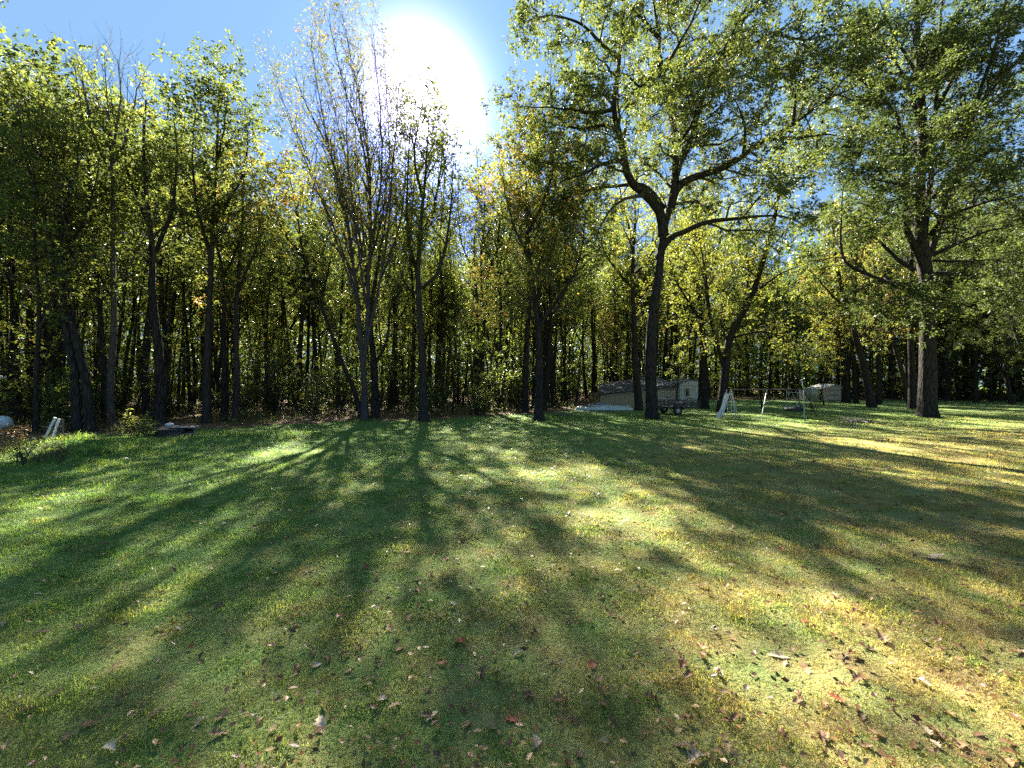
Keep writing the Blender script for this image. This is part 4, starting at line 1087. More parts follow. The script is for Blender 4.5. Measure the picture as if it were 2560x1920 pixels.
def small_shed():
    cx, y0 = 38.1, 49.0
    t = thing('shed', 'small pale pink metal shed with double doors far behind the swing set', 'shed', (cx, y0, Gz(cx, y0)), math.radians(4))
    m = MB(); w_, dp, h = 1.55, 2.4, 1.42
    # the body's left side wall is white, the front is pinkish
    m.box(-w_, w_, 0, .05, 0, h); m.box(w_ - .05, w_, .05, dp, 0, h); m.box(-w_, w_, dp, dp + .05, 0, h)
    m.add([(-w_, 0, h), (w_, 0, h), (0, 0, h + .5), (-w_, .05, h), (w_, .05, h), (0, .05, h + .5)], [(0, 1, 2), (5, 4, 3), (0, 2, 5, 3), (2, 1, 4, 5)])
    m.build('wall', M['door_tan'], t)
    s = MB(); s.box(-w_ - 1.1, -w_ - .004, .3, .36, 0, h - .06); s.box(-w_ - 1.1, -w_ - 1.04, .36, dp, 0, h - .06); s.build('side_wall', M['white_metal'], t)
    for k in range(2):
        d = MB(); a = -.82 + k * .84; d.box(a, a + .8, -.03, -.003, .05, 1.34); D = d.build('door', M['door_tan'], t)
        f = MB(); f.bar((a + .02, -.045, .1), (a + .78, -.045, .1), .02, .06); f.bar((a + .02, -.045, .68), (a + .78, -.045, .68), .02, .06); f.bar((a + .02, -.045, 1.29), (a + .78, -.045, 1.29), .02, .06); f.build('door_frame', M['rust_metal'], D)
    r = MB()
    for sx in (-1, 1):
        a = (sx * (w_ + .12), h - .03); c = (0, h + .53)
        r.add([(a[0], -.12, a[1]), (c[0], -.12, c[1]), (c[0], dp + .15, c[1]), (a[0], dp + .15, a[1]), (a[0], -.12, a[1] + .05), (c[0], -.12, c[1] + .05), (c[0], dp + .15, c[1] + .05), (a[0], dp + .15, a[1] + .05)],
              [(3, 2, 1, 0), (4, 5, 6, 7), (0, 1, 5, 4), (2, 3, 7, 6), (3, 0, 4, 7)])
    r.build('roof', M['trim_pale'], t)
small_shed()

# --- swing set with slide and the hanging tyre
def swing_set():
    d = 25.0
    t = thing('swing_set', 'white tube swing set with dark top bar and three A shaped leg pairs', 'swing set', (GX(1917, d), d, Gz(GX(1917, d), d)))
    ox = GX(1917, d); zt = 1.64
    top = MB(); top.tube([(GX(1827, d) - ox, .1, zt - .02), (GX(2016, d) - ox, -.05, zt)], .032, 8); top.build('top_bar', M['rust_metal'], t)
    for (px, pf, df, pb, db, ml, mr) in ((1829, 1840, 24.2, 1844, 26.3, 'white_metal', 'white_metal'), (1917, 1903, 23.8, 1934, 26.2, 'white_metal', 'rust_metal'), (2009, 2011, 23.7, 2042, 26.0, 'white_metal', 'rust_metal')):
        x = GX(px, d) - ox; xf = GX(pf, df) - ox; xb = GX(pb, db) - ox
        a = MB(); a.tube([(x, 0, zt - .03), (xf, df - d, -.03)], .022, 8); a.build('leg', M[ml], t)
        c = MB(); c.tube([(x + .02, .05, zt - .03), (xb, db - d, -.03)], .020, 8); c.build('leg', M[mr], t)
        e = MB(); f = .45; e.tube([(x + (xf - x) * f, (df - d) * f, zt * (1 - f)), (x + (xb - x) * f, (db - d) * f, zt * (1 - f))], .016, 6); e.build('cross_bar', M['white_metal'], t)
    # glider frame hanging near the right end
    for px in (1966, 1999):
        x = GX(px, d) - ox
        h = MB(); h.tube([(x, -.02, zt - .03), (x, -.02, .62)], .010, 6); h.build('hanger', M['white_metal'], t)
    h = MB(); h.tube([(GX(1966, d) - ox, -.02, 1.45), (GX(1999, d) - ox, -.02, 1.45)], .010, 6); h.tube([(GX(1966, d) - ox, -.02, .62), (GX(1999, d) - ox, -.02, .62)], .014, 6); h.build('hanger_bar', M['white_metal'], t)
    # tyre swing: hangs in three chains from the top bar, a thing of its own
    xs, z0 = GX(1985, d - .3), .50
    ty = thing('tyre_swing', 'black tyre hanging flat on chains under the right end of the swing set', 'tyre swing', (xs, d - .3, z0))
    m = MB(); ro, rt = .42, .115; nu, nv = 28, 12; V = []; Fc = []
    for i in range(nu):
        a = 2 * PI * i / nu
        for j in range(nv):
            b2 = 2 * PI * j / nv; rr = ro + rt * math.cos(b2); V.append((rr * math.cos(a), rr * math.sin(a), .12 * math.sin(b2) + .0))
    for i in range(nu):
        for j in range(nv): Fc.append((i * nv + j, ((i + 1) % nu) * nv + j, ((i + 1) % nu) * nv + (j + 1) % nv, i * nv + (j + 1) % nv))
    m.add(V, Fc); m.build('tyre', M['rubber'], ty, smooth=True)
    for k in range(3):
        a = 2 * PI * k / 3 + .5; c = MB()
        n = 16
        for q in range(n):
            f0, f1 = q / n, (q + .85) / n
            A = np.array([ro * math.cos(a), ro * math.sin(a), .1]); Bq = np.array([.05 * math.cos(a), .3 + .05 * math.sin(a), zt - z0 - .02])
            c.tube([A + (Bq - A) * f0, A + (Bq - A) * f1], .011, 5)
        c.build('chain', M['chain'], ty)
swing_set()

def slide():
    d = 24.6
    a = np.array([GX(1822, d), d + .1, 1.36]); e = np.array([GX(1792, 23.9), 23.7, .10])
    t = thing('slide', 'white wavy plastic slide leaning from the left end of the swing set', 'slide', (e[0], e[1], Gz(e[0], e[1])))
    n = 26; m = MB(); side = np.array([0.80, .6, 0]) * .26; V = []
    pts = []
    for i in range(n + 1):
        u = i / n; p = a + (e - a) * u; p = p - np.array([e[0], e[1], 0])
        p[2] = 1.36 * (1 - u) ** 1.25 + .10 * math.sin(u * PI * 2.6) * (1 - u * .6) + .10
        pts.append(p)
    prof = [(-1, .12), (-.93, .13), (-.86, .0), (.86, .0), (.93, .13), (1, .12), (.95, -.03), (-.95, -.03)]
    for p in pts: V += [tuple(p + side * s + np.array([0, 0, h])) for s, h in prof]
    k = len(prof)
    Fc = [(i * k + j, i * k + (j + 1) % k, (i + 1) * k + (j + 1) % k, (i + 1) * k + j) for i in range(n) for j in range(k)] + [tuple(range(k)), tuple(n * k + j for j in range(k))[::-1]]
    m.add(V, Fc); m.build('chute', M['white_plastic'], t)
    for s in (-1, 1):
        l = MB(); q = pts[0] + side * s * 1.05
        l.tube([q + np.array([.1, .1, .25]), np.array([q[0] + .3, q[1] + .35, 0])], .02, 6); l.build('ladder_rail', M['white_metal'], t)
    r = MB()
    for f in (.2, .45, .7):
        p0 = pts[0] + np.array([.1 + .2 * f, .1 + .25 * f, .25 - (1.6) * f]); r = MB(); r.tube([p0 - side, p0 + side], .016, 6); r.build('rung', M['white_metal'], t)
    l = MB(); q = pts[15]
    l.tube([q + np.array([0, 0, -.02]), np.array([q[0] + .25, q[1] + .1, 0])], .02, 6); l.build('support', M['white_metal'], t)
slide()

# --- black utility trailer behind the oak
def trailer():
    d = 27.5
    x0 = GX(1652, d); x1 = GX(1736, d)
    t = thing('utility_trailer', 'low black utility trailer with open rails standing behind the tall oak', 'trailer', ((x0 + x1) / 2, d, Gz(x0, d)), math.radians(8))
    L = (x1 - x0) / 2; w_ = .75
    m = MB()
    for y in (-w_, w_): m.bar((-L, y, .46), (L, y, .46), .06, .09)
    for k in range(6): x = -L + .04 + k * (2 * L - .08) / 5; m.bar((x, -w_ + .03, .46), (x, w_ - .03, .46), .05, .07)
    m.build('chassis', M['black_steel'], t)
    dk = MB()
    for k in range(9): y = -w_ + .06 + k * .165; dk.box(-L + .05, L - .05, y, y + .155, .508, .535)
    dk.build('deck', M['plank'], t)
    r = MB()
    for y in (-w_, w_):
        for z in (.62, .75, .90): r.bar((-L, y, z), (L, y, z), .035, .05)
        for k in range(5): x = -L + .03 + k * (2 * L - .06) / 4; r.bar((x, y, .508), (x, y, .872), .045, .045)
    for x in (-L + .03,): 
        for z in (.66, .82): r.bar((x, -w_ + .03, z), (x, w_ - .03, z), .03, .05)
    r.build('rail', M['black_steel'], t)
    g = MB()
    for z in (.55, .75, 1.0): g.bar((L + .05, -w_, z), (L + .05, w_, z), .03, .04)
    for k in range(5): y = -w_ + k * w_ / 2; g.bar((L + .05, y, .53), (L + .05, y, 1.02), .028, .028)
    g.build('tailgate', M['black_steel'], t)
    for y in (-w_ - .16, w_ + .16):
        wh = MB(); n = 20; V = []; Fc = []; prof = [(.13, -.08), (.24, -.09), (.285, -.06), (.285, .06), (.24, .09), (.13, .08)]
        for i in range(n):
            a = 2 * PI * i / n
            V += [(-.5 + r_ * math.cos(a), y + s_, .285 + r_ * math.sin(a)) for r_, s_ in prof]
        k = 6
        for i in range(n):
            for j in range(k): Fc.append((i * k + j, i * k + (j + 1) % k, ((i + 1) % n) * k + (j + 1) % k, ((i + 1) % n) * k + j))
        wh.add(V, Fc); Wm = wh.build('wheel', M['rubber'], t, smooth=False)
        rm = MB(); rm.tube([(-.5, y - .05, .285), (-.5, y + .05, .285)], .128, 16); rm.tube([(-.5, y - .085, .285), (-.5, y + .085, .285)], .04, 10); rm.build('rim', M['chain'], Wm)
        fd = MB(); pts = [(-.5 + .36 * math.cos(a), y, .285 + .34 * math.sin(a)) for a in np.linspace(.25, PI - .25, 9)]
        for p, q in zip(pts, pts[1:]): fd.bar(p, q, .22, .015)
        fd.build('fender', M['black_steel'], t)
    tg = MB(); tg.bar((-L, -.4, .44), (-L - 1.15, 0, .42), .06, .07); tg.bar((-L, .4, .44), (-L - 1.15, .002, .421), .06, .07); tg.bar((-L - 1.1, 0, .43), (-L - 1.45, 0, .43), .07, .08)
    tg.tube([(-L - 1.1, .1, .40), (-L - 1.1, .1, 0)], .025, 8)
    tg.build('tongue', M['black_steel'], t)
    rng = random.Random(4)
    lg = MB()
    for k in range(16):
        x = rng.uniform(-L + .2, L - .6); y = rng.uniform(-.5, .5); a = rng.uniform(-.35, .35); ln = rng.uniform(.6, 1.1)
        z = .585 + rng.uniform(0, .16)
        lg.tube([(x, y, z), (x + ln * .5 * math.cos(a), y + ln * .5 * math.sin(a), z + .02), (x + ln * math.cos(a), y + ln * math.sin(a), z + .01)], rng.uniform(.03, .06), 7)
    o = lg.build('branch_heap', M['dead_wood'], None, t.location); o.rotation_euler = t.rotation_euler
    tag(o, 'heap of cut branches lying on the black trailer deck', 'branches')
trailer()

def boat():
    d = 31.5
    xa, xb = GX(1462, d), GX(1577, d); L = xb - xa
    t = thing('overturned_boat', 'pale flat bottomed boat lying upside down left of the tan shed', 'boat', ((xa + xb) / 2, d, Gz(xa, d)), math.radians(-3))
    m = MB(); n = 20; V = []; Fc = []; k = 9
    for i in range(n + 1):
        u = i / n; x = (u - .5) * L
        wd = .62 * (1 - .55 * max(0, (.35 - u) / .35) ** 2); h = .36 * (.55 + .45 * math.sin(min(1, u * 1.15 + .15) * PI * .62)) * (1 - .25 * u ** 6)
        sec = [(-wd, .03), (-wd * .97, h * .5), (-wd * .82, h * .92), (-wd * .4, h), (0, h * 1.02), (wd * .4, h), (wd * .82, h * .92), (wd * .97, h * .5), (wd, .03)]
        V += [(x, y, z) for y, z in sec]
    for i in range(n):
        for j in range(k - 1): Fc.append((i * k + j, (i + 1) * k + j, (i + 1) * k + j + 1, i * k + j + 1))
    Fc += [tuple(range(k)), tuple(n * k + j for j in range(k))[::-1]]
    m.add(V, Fc); m.build('hull', M['hull'], t, smooth=False)
    kl = MB()
    for y in (-.26, 0, .26): kl.bar((-L * .34, y, .375), (L * .47, y, .372), .035, .03)
    kl.build('keel_strip', M['hull'], t)
    g = MB(); g.bar((-L * .42, -.60, .05), (L * .5, -.64, .05), .03, .05); g.bar((-L * .42, .60, .05), (L * .5, .64, .05), .03, .05); g.build('gunwale', M['black_steel'], t)
boat()
def heap(name, label, cat, x, y, rx, ry, h, mat, seed, n=22):
    rng = np.random.default_rng(seed); V = []; Fc = []
    for j in range(n + 1):
        for i in range(n + 1):
            u, v = i / n * 2 - 1, j / n * 2 - 1
            r = math.hypot(u, v); z = h * max(0, 1 - r * r) ** .8
            z *= .65 + .5 * abs(vnoise(u * 4 + seed, v * 4, seed)); z += .05 * rng.normal() * (z > .02)
            V.append((u * rx, v * ry, z - .02))
    for j in range(n):
        for i in range(n): a = j * (n + 1) + i; Fc.append((a, a + 1, a + n + 2, a + n + 1))
    m = MB(); m.add(V, Fc); o = m.build(name, mat, None, (x, y, Gz(x, y)), smooth=True)
    return tag(o, label, cat)
heap('tarpaulin_heap', 'crumpled grey tarpaulin heap behind the overturned boat', 'tarpaulin', GX(1500, 33), 33.2, 1.3, .6, .55, M['tarp'], 5)
heap('tarpaulin_heap', 'small crumpled pale heap left of the overturned boat', 'tarpaulin', GX(1452, 32), 32.0, .5, .4, .35, M['hull'], 6)
for i, (px, d, rx, ry, h) in enumerate([(2430, 56, 4.5, 1.6, 1.0), (2510, 52, 3.5, 1.4, .8), (2330, 58, 3.0, 1.3, .6)]):
    o = heap('leaf_pile', ['long bank of raked brown leaves right of the massive oak', 'brown leaf pile at the right edge of the lawn', 'low brown leaf pile behind the massive oak'][i], 'leaf pile', GX(px, d), d, rx, ry, h, M['litter'], 20 + i, 30)

# --- left side: tank, white posts, wire fence, stump with board, stones
def tank():
    d = 15.8; x = GX(26, d) - .29
    t = thing('gas_tank', 'pale silver gas tank with a rounded end at the left edge of the photo', 'tank', (x, d, Gz(x, d)))
    m = MB(); R = .29; V = []; Fc = []; n = 24; prof = []
    for a in np.linspace(0, PI / 2, 7): prof.append((R * math.cos(a) * .85, R * math.sin(a)))
    prof = [(p[0], max(p[1], .001)) for p in prof]
    full = prof + [(-1.5 - p[0], p[1]) for p in prof[::-1]]
    for (ax, rr) in full: V += [(ax, rr * math.cos(2 * PI * k / n), .52 + rr * math.sin(2 * PI * k / n)) for k in range(n)]
    for i in range(len(full) - 1):
        for k in range(n): Fc.append((i * n + k, i * n + (k + 1) % n, (i + 1) * n + (k + 1) % n, (i + 1) * n + k))
    m.add(V, Fc); m.build('shell', M['tank'], t, smooth=True)
    for px in (-.2, -1.3):
        l = MB()
        for y in (-.18, .18): l.bar((px, y, -.02), (px, y, .30), .10, .06)
        l.bar((px, -.21, .27), (px, .21, .27), .10, .05)
        l.build('leg', M['tank'], t)
    v = MB(); v.tube([(-.75, 0, .80), (-.75, 0, .92)], .11, 14); v.build('valve_dome', M['tank'], t)
tank()
for i, (pb, pt, lab) in enumerate([((106, 1117), (127, 1046), 'white plastic post leaning right, left one of two by the dry weeds'), ((126, 1119), (138, 1049), 'white plastic post leaning right, right one of two by the dry weeds')]):
    d = 13.2 + .25 * i; xb, xt = GX(pb[0], d), GX(pt[0], d); zt_ = CAM_H + (960 - pt[1]) / F * d
    z0 = Gz(xb, d)
    t = thing('white_post', lab, 'post', (xb, d, z0), 0, 'white plastic posts')
    m = MB(); m.tube([(0, 0, -.05), (xt - xb, .12, zt_ - z0)], .032, 12); m.build('pipe', M['white_plastic'], t)
    c = MB(); u = np.array([xt - xb, .12, zt_ - z0 + .0]); c.tube([u * .985, u * 1.02], .039, 12); c.build('cap', M['white_plastic'], t)
fx = [(140, 13.9), (157, 14.2)]
t = thing('wire_fence', 'short run of thin wire fence on weathered stakes right of the white posts', 'fence', (GX(148, 14), 14.0, Gz(GX(148, 14), 14)))
for px, d in fx:
    m = MB(); x = GX(px, d) - GX(148, 14); m.tube([(x, d - 14, -.1), (x + .01, d - 14, .78)], .028, 7); m.build('stake', M['dead_wood'], t)
m = MB(); xa = GX(118, 13.6) - GX(148, 14); xb = GX(160, 14.3) - GX(148, 14)
for k in range(6): m.tube([(xa, -.4, .1 + k * .12), (xb, .3, .1 + k * .12)], .004, 4)
for k in range(10): u = k / 9; m.tube([(xa + (xb - xa) * u, -.4 + .7 * u, .08), (xa + (xb - xa) * u, -.4 + .7 * u, .72)], .003, 4)
m.build('wire_mesh', M['chain'], t)
# the white arm of something just inside the left edge
t = thing('pole_arm', 'white metal arm on a thin dark pole at the left edge above the tank', 'pole', (GX(-6, 17), 17.0, Gz(GX(-6, 17), 17)))
m = MB(); m.tube([(0, 0, -.1), (0, 0, 2.28)], .03, 8); m.build('pole', M['rust_metal'], t)
m = MB(); m.bar((-.15, 0, 2.34), (.32, 0, 2.25), .05, .09); m.build('arm', M['white_plastic'], t)

def stump():
    d = 16.4; x = GX(438, d)
    z0 = Gz(x, d) + .06
    rng = np.random.default_rng(8)
    t = thing('tree_stump', 'wide rough cut tree stump at the edge of the left wood', 'stump', (x, d, z0))
    n, p = 36, 8
    z = np.array([-.15, 0, .04, .08, .12, .16, .19, .21]); R = np.full(p, .42)
    lob = trunk_lobes(rng, p, n, z, .6, .20)
    P = np.stack([np.zeros(p), np.zeros(p), z], 1)
    w = Wood(); w.add(P[None], R[None], n, lob)
    link('bark', w.mesh('bark', M['bark']), t)
    ring = np.vstack(w.V).reshape(p, n, 3)[-1]
    m = MB(); m.add([tuple(q) for q in ring] + [(0, 0, .22)], [(i, (i + 1) % n, n) for i in range(n)]); m.build('cut_top', M['cutwood'], t)
    zt = z0 + .28
    b = MB(); L = 1.35; cx = x + .28
    for k in range(3): b.box(-L / 2 + .03 * k, L / 2 - .04 * k, -.24 + k * .165, -.24 + k * .165 + .155, -.02, .02)
    o = b.build('board', M['plank'], None, (cx, d - .05, zt), False); tag(o, 'grey weathered boards lying flat across the cut stump', 'board')
    # leg under the free end of the boards
    s = MB(); s.bar((0, 0, -.1), (0, 0, .30), .09, .09); o = s.build('stake', M['dead_wood'], None, (cx + L / 2 - .12, d - .05, Gz(cx + L / 2 - .12, d - .05))); tag(o, 'short stake propping the right end of the boards on the stump', 'stake')
    bm = MB(); r2 = random.Random(3); V = []; n1, n2 = 7, 12
    for i in range(n1):
        a = PI * i / (n1 - 1)
        for k in range(n2):
            q = 2 * PI * k / n2; rr = 1 + .16 * math.sin(3 * q + 2 * a) + r2.uniform(-.08, .08)
            V.append((.17 * rr * math.sin(a) * math.cos(q), .11 * rr * math.sin(a) * math.sin(q), .07 * rr * math.cos(a)))
    Fc = [(i * n2 + k, (i + 1) * n2 + k, (i + 1) * n2 + (k + 1) % n2, i * n2 + (k + 1) % n2) for i in range(n1 - 1) for k in range(n2)]
    bm.add(V, Fc); o = bm.build('stone', M['stone'], None, (cx - .46, d - .04, zt + .085), True); tag(o, 'white stone resting on the left end of the boards on the stump', 'stone')
stump()

# --- fallen twigs in front of the massive oak
def brush(x, y, label, n, rad, seed, hmax=.4):
    rng = np.random.default_rng(seed); m = MB()
    for k in range(n):
        a = rng.uniform(0, 6.28); l = rng.uniform(.4, 1.3) * rad; c = rng.normal(0, rad * .35, 2); z = rng.uniform(.02, hmax * .5)
        e = np.array([c[0] + math.cos(a) * l, c[1] + math.sin(a) * l, z + rng.uniform(-.05, .3) * hmax * 1.6])
        s0 = np.array([c[0] - math.cos(a) * l * .4, c[1] - math.sin(a) * l * .4, max(.01, z * .5)])
        mid = (e + s0) / 2 + rng.normal(0, .05, 3); e[2] = max(.01, e[2]); mid[2] = max(.015, mid[2])
        m.tube([s0, mid, e], rng.uniform(.008, .02), 5, .004)
    o = m.build('brush_pile', M['dead_wood'], None, (x, y, Gz(x, y))); tag(o, label, 'brush pile')
brush(GX(2150, 21), 21.0, 'tangle of grey fallen twigs on the grass left of the massive oak', 60, .8, 41)
brush(GX(1420, 26), 26.6, 'thin scatter of sticks on the lawn edge near the overturned boat', 18, .9, 42, .15)
brush(GX(350, 18.2), 18.0, 'broken branches lying in the shade between the pale slender trunk and the stump', 36, 1.0, 43, .6)

brush(GX(452, 16.2), 16.0, 'broken sticks heaped against the foot of the cut stump', 40, .45, 44, .3)

# --- weeds at the left
W_L = [dict(per=4.0, tr=(.15, 1), ln=(.12, .35), ang=42, up=.1, p=3, sides=3, jit=.14, lenpow=.2, rmin=.002)]
rs = random.Random(12)
wd = shrub('dry_weed', 'brown dried weed in the tangle below the white posts', .75, .5, 8, dict(n=4, size=.09, aspect=.3, spread=.03, tilt=.9, droop=.3), M['dry_leaf'], 401, 'dried weeds below the white posts', W_L, 'weed')
first = True
for k in range(34):
    px = rs.uniform(-60, 170); d = rs.uniform(10.2, 13.4) + max(0, (60 - px)) * .002
    if px > 78: d = min(d, 11.8)
    loc = (GX(px, d), d, Gz(GX(px, d), d)); s = rs.uniform(.4, 1.1) * (.55 if px > 78 else 1)
    if first: wd.location = loc; wd.scale = (s,) * 3; first = False
    else: dup(wd, loc, rs.uniform(0, 6.28), s)
wg = shrub('tall_weed', 'yellow green tall weed sprouting at the lawn edge left of the stump', .95, .5, 10, dict(n=6, size=.13, aspect=.32, spread=.04, tilt=.7, droop=.4), M['weed_leaf'], 402, 'yellow green weeds left of the stump', W_L, 'weed')
for k, (px, d, s) in enumerate([(345, 15.9, 1.0), (328, 15.7, .7), (362, 15.6, .75), (372, 16.0, .55), (300, 15.6, .5)]):
    loc = (GX(px, d), d, Gz(GX(px, d), d))
    if k == 0: wg.location = loc; wg.scale = (s,) * 3
    else: dup(wg, loc, rs.uniform(0, 6.28), s)
ob = proto_tree('young_tree', 'young maple with a low orange and yellow crown left of the shed roof', 'tree', 4.2, .05, 1.4, S_L, dict(n=16, size=.16, aspect=.68, spread=.08, tilt=.45, droop=.25), (M['leaf_turning'], BK), 501, .2)
ob.location = (GX(1452, 32), 32.5, 0)
for k, (px, d, h, lm, lab) in enumerate([(590, 23.5, 2.0, M['leaf_forest'], 'dark shadowed bush at the lawn edge right of the stump'), (1210, 26.5, 1.3, M['leaf_forest'], 'low bush at the foot of the wood between the straight maple and the forked one'), (2030, 31, 1.2, M['leaf_yellow'], 'low leafy sprout behind the swing set')]):
    s = shrub('shrub', lab, h, h * .6, 10, dict(n=7, size=.12, aspect=.65, spread=.06, tilt=.6, droop=.2), lm, 510 + k); s.location = (GX(px, d), d, Gz(GX(px, d), d))
ru = proto_tree('young_tree', 'rusty young tree in the shade behind the massive oak', 'tree', 6.0, .05, 1.2, S_L, dict(n=14, size=.18, aspect=.68, spread=.08, tilt=.45, droop=.25), (M['leaf_orange'], DK), 530, .3, 'rusty young trees behind the massive oak')
for k, (px, d, s) in enumerate([(2205, 50, 1.0), (2262, 52, .9), (2335, 49, .8), (2420, 53, .7), (2160, 54, 1.1)]):
    if k == 0: ru.location = (GX(px, d), d, 0); ru.scale = (s,) * 3
    else: dup(ru, (GX(px, d), d, 0), k * 1.7, s)
# the leafy low boughs by the swing set
for k, (px, d, h) in enumerate([(1690, 33, 5.2), (1905, 33.5, 5.5), (2000, 36, 5.0), (2060, 40, 5.5)]):
    yt = proto_tree('young_tree', ['leafy young maple before the shed doors, crown over the shed roof', 'small forked maple standing behind the swing set', 'bushy yellow green maple behind the hanging tyre', 'young maple left of the small pink shed'][k], 'tree', h, .06, 2.0, S_L,
                    dict(n=18, size=.17, aspect=.68, spread=.08, tilt=.45, droop=.25), ((M['leaf_yellow'], M['leaf_yellow'], M['leaf_under'], M['leaf_turning'])[k], DK), 520 + k, .3, None, 1)
    yt.location = (GX(px, d), d, 0)

# ------------------------------------------------------------------ grass blades (stuff) and fallen leaves
def grass():
    rng = np.random.default_rng(9)
    Vs, Fs, Ts = [], [], []; n0 = 0
    for (ya, yb, dens, hh, wd_) in ((1.2, 3.0, 7200, .037, .0040), (3.0, 5.0, 4600, .040, .0052), (5.0, 8.0, 2200, .046, .0075), (8.0, 12.0, 850, .056, .011), (12.0, 18.0, 320, .06, .016), (18.0, 27.0, 130, .065, .026)):
        half = lambda y: 1.30 * y + 1.2
        area = (half(ya) + half(yb)) * (yb - ya)
        n = int(area * dens)
        y = np.sqrt(rng.uniform(ya ** 2, yb ** 2, n)); x = rng.uniform(-1, 1, n) * half(y)
        keep = (y < edge_y(x) - .1)
        # tufts: thin the blades where the turf is worn
        tn = vnoise(x * 2.3, y * 2.3, 11) * .4 + vnoise(x * 7.1, y * 6.3, 12) * .4 + vnoise(x * 17.1, y * 15.3, 13) * .4
        keep &= rng.uniform(0, 1, n) < (.70 + .55 * tn)
        x, y, tn = x[keep], y[keep], tn[keep]; n = len(x)
        lush = np.clip(.55 - x * .05, .3, 1.0)
        h = hh * rng.uniform(.45, 1.35, n) * (.75 + .45 * lush) * (1 + .55 * tn)
        mound = np.zeros(n)
        for mx, my, r_, q in MOUNDS: mound = np.maximum(mound, np.exp(-((x - mx) ** 2 + (y - my) ** 2) / (r_ * r_ * 1.6)))
        h *= 1 + 2.2 * mound
        for tx, ty in TAKEN:
            if ty < 27: h *= 1 + 1.5 * np.exp(-((x - tx) ** 2 + (y - ty) ** 2) / .5)
        a = rng.normal(0, 1.1, n) + 3.0 * vnoise(x * 4.3, y * 4.1, 14) ; lean = rng.uniform(.3, 1.9, n) * h + .02 * mound
        dx, dy = np.cos(a), np.sin(a)
        wx, wy = -dy * wd_ * .5, dx * wd_ * .5
        wj = rng.uniform(.6, 1.4, n); wx *= wj; wy *= wj
        z = gz(x, y) - .004
        b0 = np.stack([x - wx, y - wy, z], 1); b1 = np.stack([x + wx, y + wy, z], 1)
        m0 = np.stack([x + dx * lean * .35 - wx * .85, y + dy * lean * .35 - wy * .85, z + h * np.maximum(.68 - .18 * lean / h, .25)], 1); m1 = np.stack([x + dx * lean * .35 + wx * .85, y + dy * lean * .35 + wy * .85, z + h * np.maximum(.68 - .18 * lean / h, .25)], 1)
        tp = np.stack([x + dx * lean, y + dy * lean, z + h * np.maximum(1.05 - .42 * lean / h, .22)], 1)
        V = np.stack([b0, b1, m1, m0, tp], 1).reshape(-1, 3)
        i = np.arange(n)[:, None] * 5 + n0
        Fs.append((i + np.array([[0, 1, 2, 3]]), i + np.array([[3, 2, 4]])))
        Vs.append(V); Ts.append(np.repeat(np.clip(rng.normal(.5, .24, n) - .22 * vnoise(x * 9.1, y * 8.3, 15), 0, 1), 5)); n0 += len(V)
    me = mesh_np('grass', np.vstack(Vs), [np.vstack([f[0] for f in Fs]), np.vstack([f[1] for f in Fs])], M['blade'], {'tint': np.concatenate(Ts)}, True)
    tag(link('grass', me), 'short mown lawn grass, green at the left and dried to straw at the right', 'grass', kind='stuff')
grass()

def dead_leaf_mat(name, c, c2, spec=.3):
    m, nt, N, L, out = newmat(name)
    tc = N.new('ShaderNodeTexCoord'); oi = N.new('ShaderNodeObjectInfo')
    col = ramp(nt, [(.3, c2), (.7, c)], noise(nt, tc.outputs['Object'], 22.0, 4))
    hs = N.new('ShaderNodeHueSaturation'); hs.inputs['Saturation'].default_value = .95
    L.new(math_(nt, 'ADD', .7, math_(nt, 'MULTIPLY', oi.outputs['Random'], .6)), hs.inputs['Value']); L.new(col, hs.inputs['Color'])
    p = N.new('ShaderNodeBsdfPrincipled'); L.new(hs.outputs[0], p.inputs['Base Color']); p.inputs['Roughness'].default_value = .6; p.inputs['Specular IOR Level'].default_value = spec
    t = N.new('ShaderNodeBsdfTranslucent'); L.new(hs.outputs[0], t.inputs[0])
    mx = N.new('ShaderNodeMixShader'); mx.inputs[0].default_value = .25; L.new(p.outputs[0], mx.inputs[1]); L.new(t.outputs[0], mx.inputs[2]); L.new(mx.outputs[0], out.inputs[0])
    return m
LM = [dead_leaf_mat('tan dead leaf', (.36, .22, .10), (.22, .12, .05)), dead_leaf_mat('russet dead leaf', (.22, .10, .035), (.12, .055, .02)),
      dead_leaf_mat('pale leaf underside', (.46, .36, .25), (.33, .24, .15)), dead_leaf_mat('red leaf', (.36, .07, .03), (.22, .04, .02)), dead_leaf_mat('dark brown leaf', (.11, .055, .022), (.055, .03, .014))]

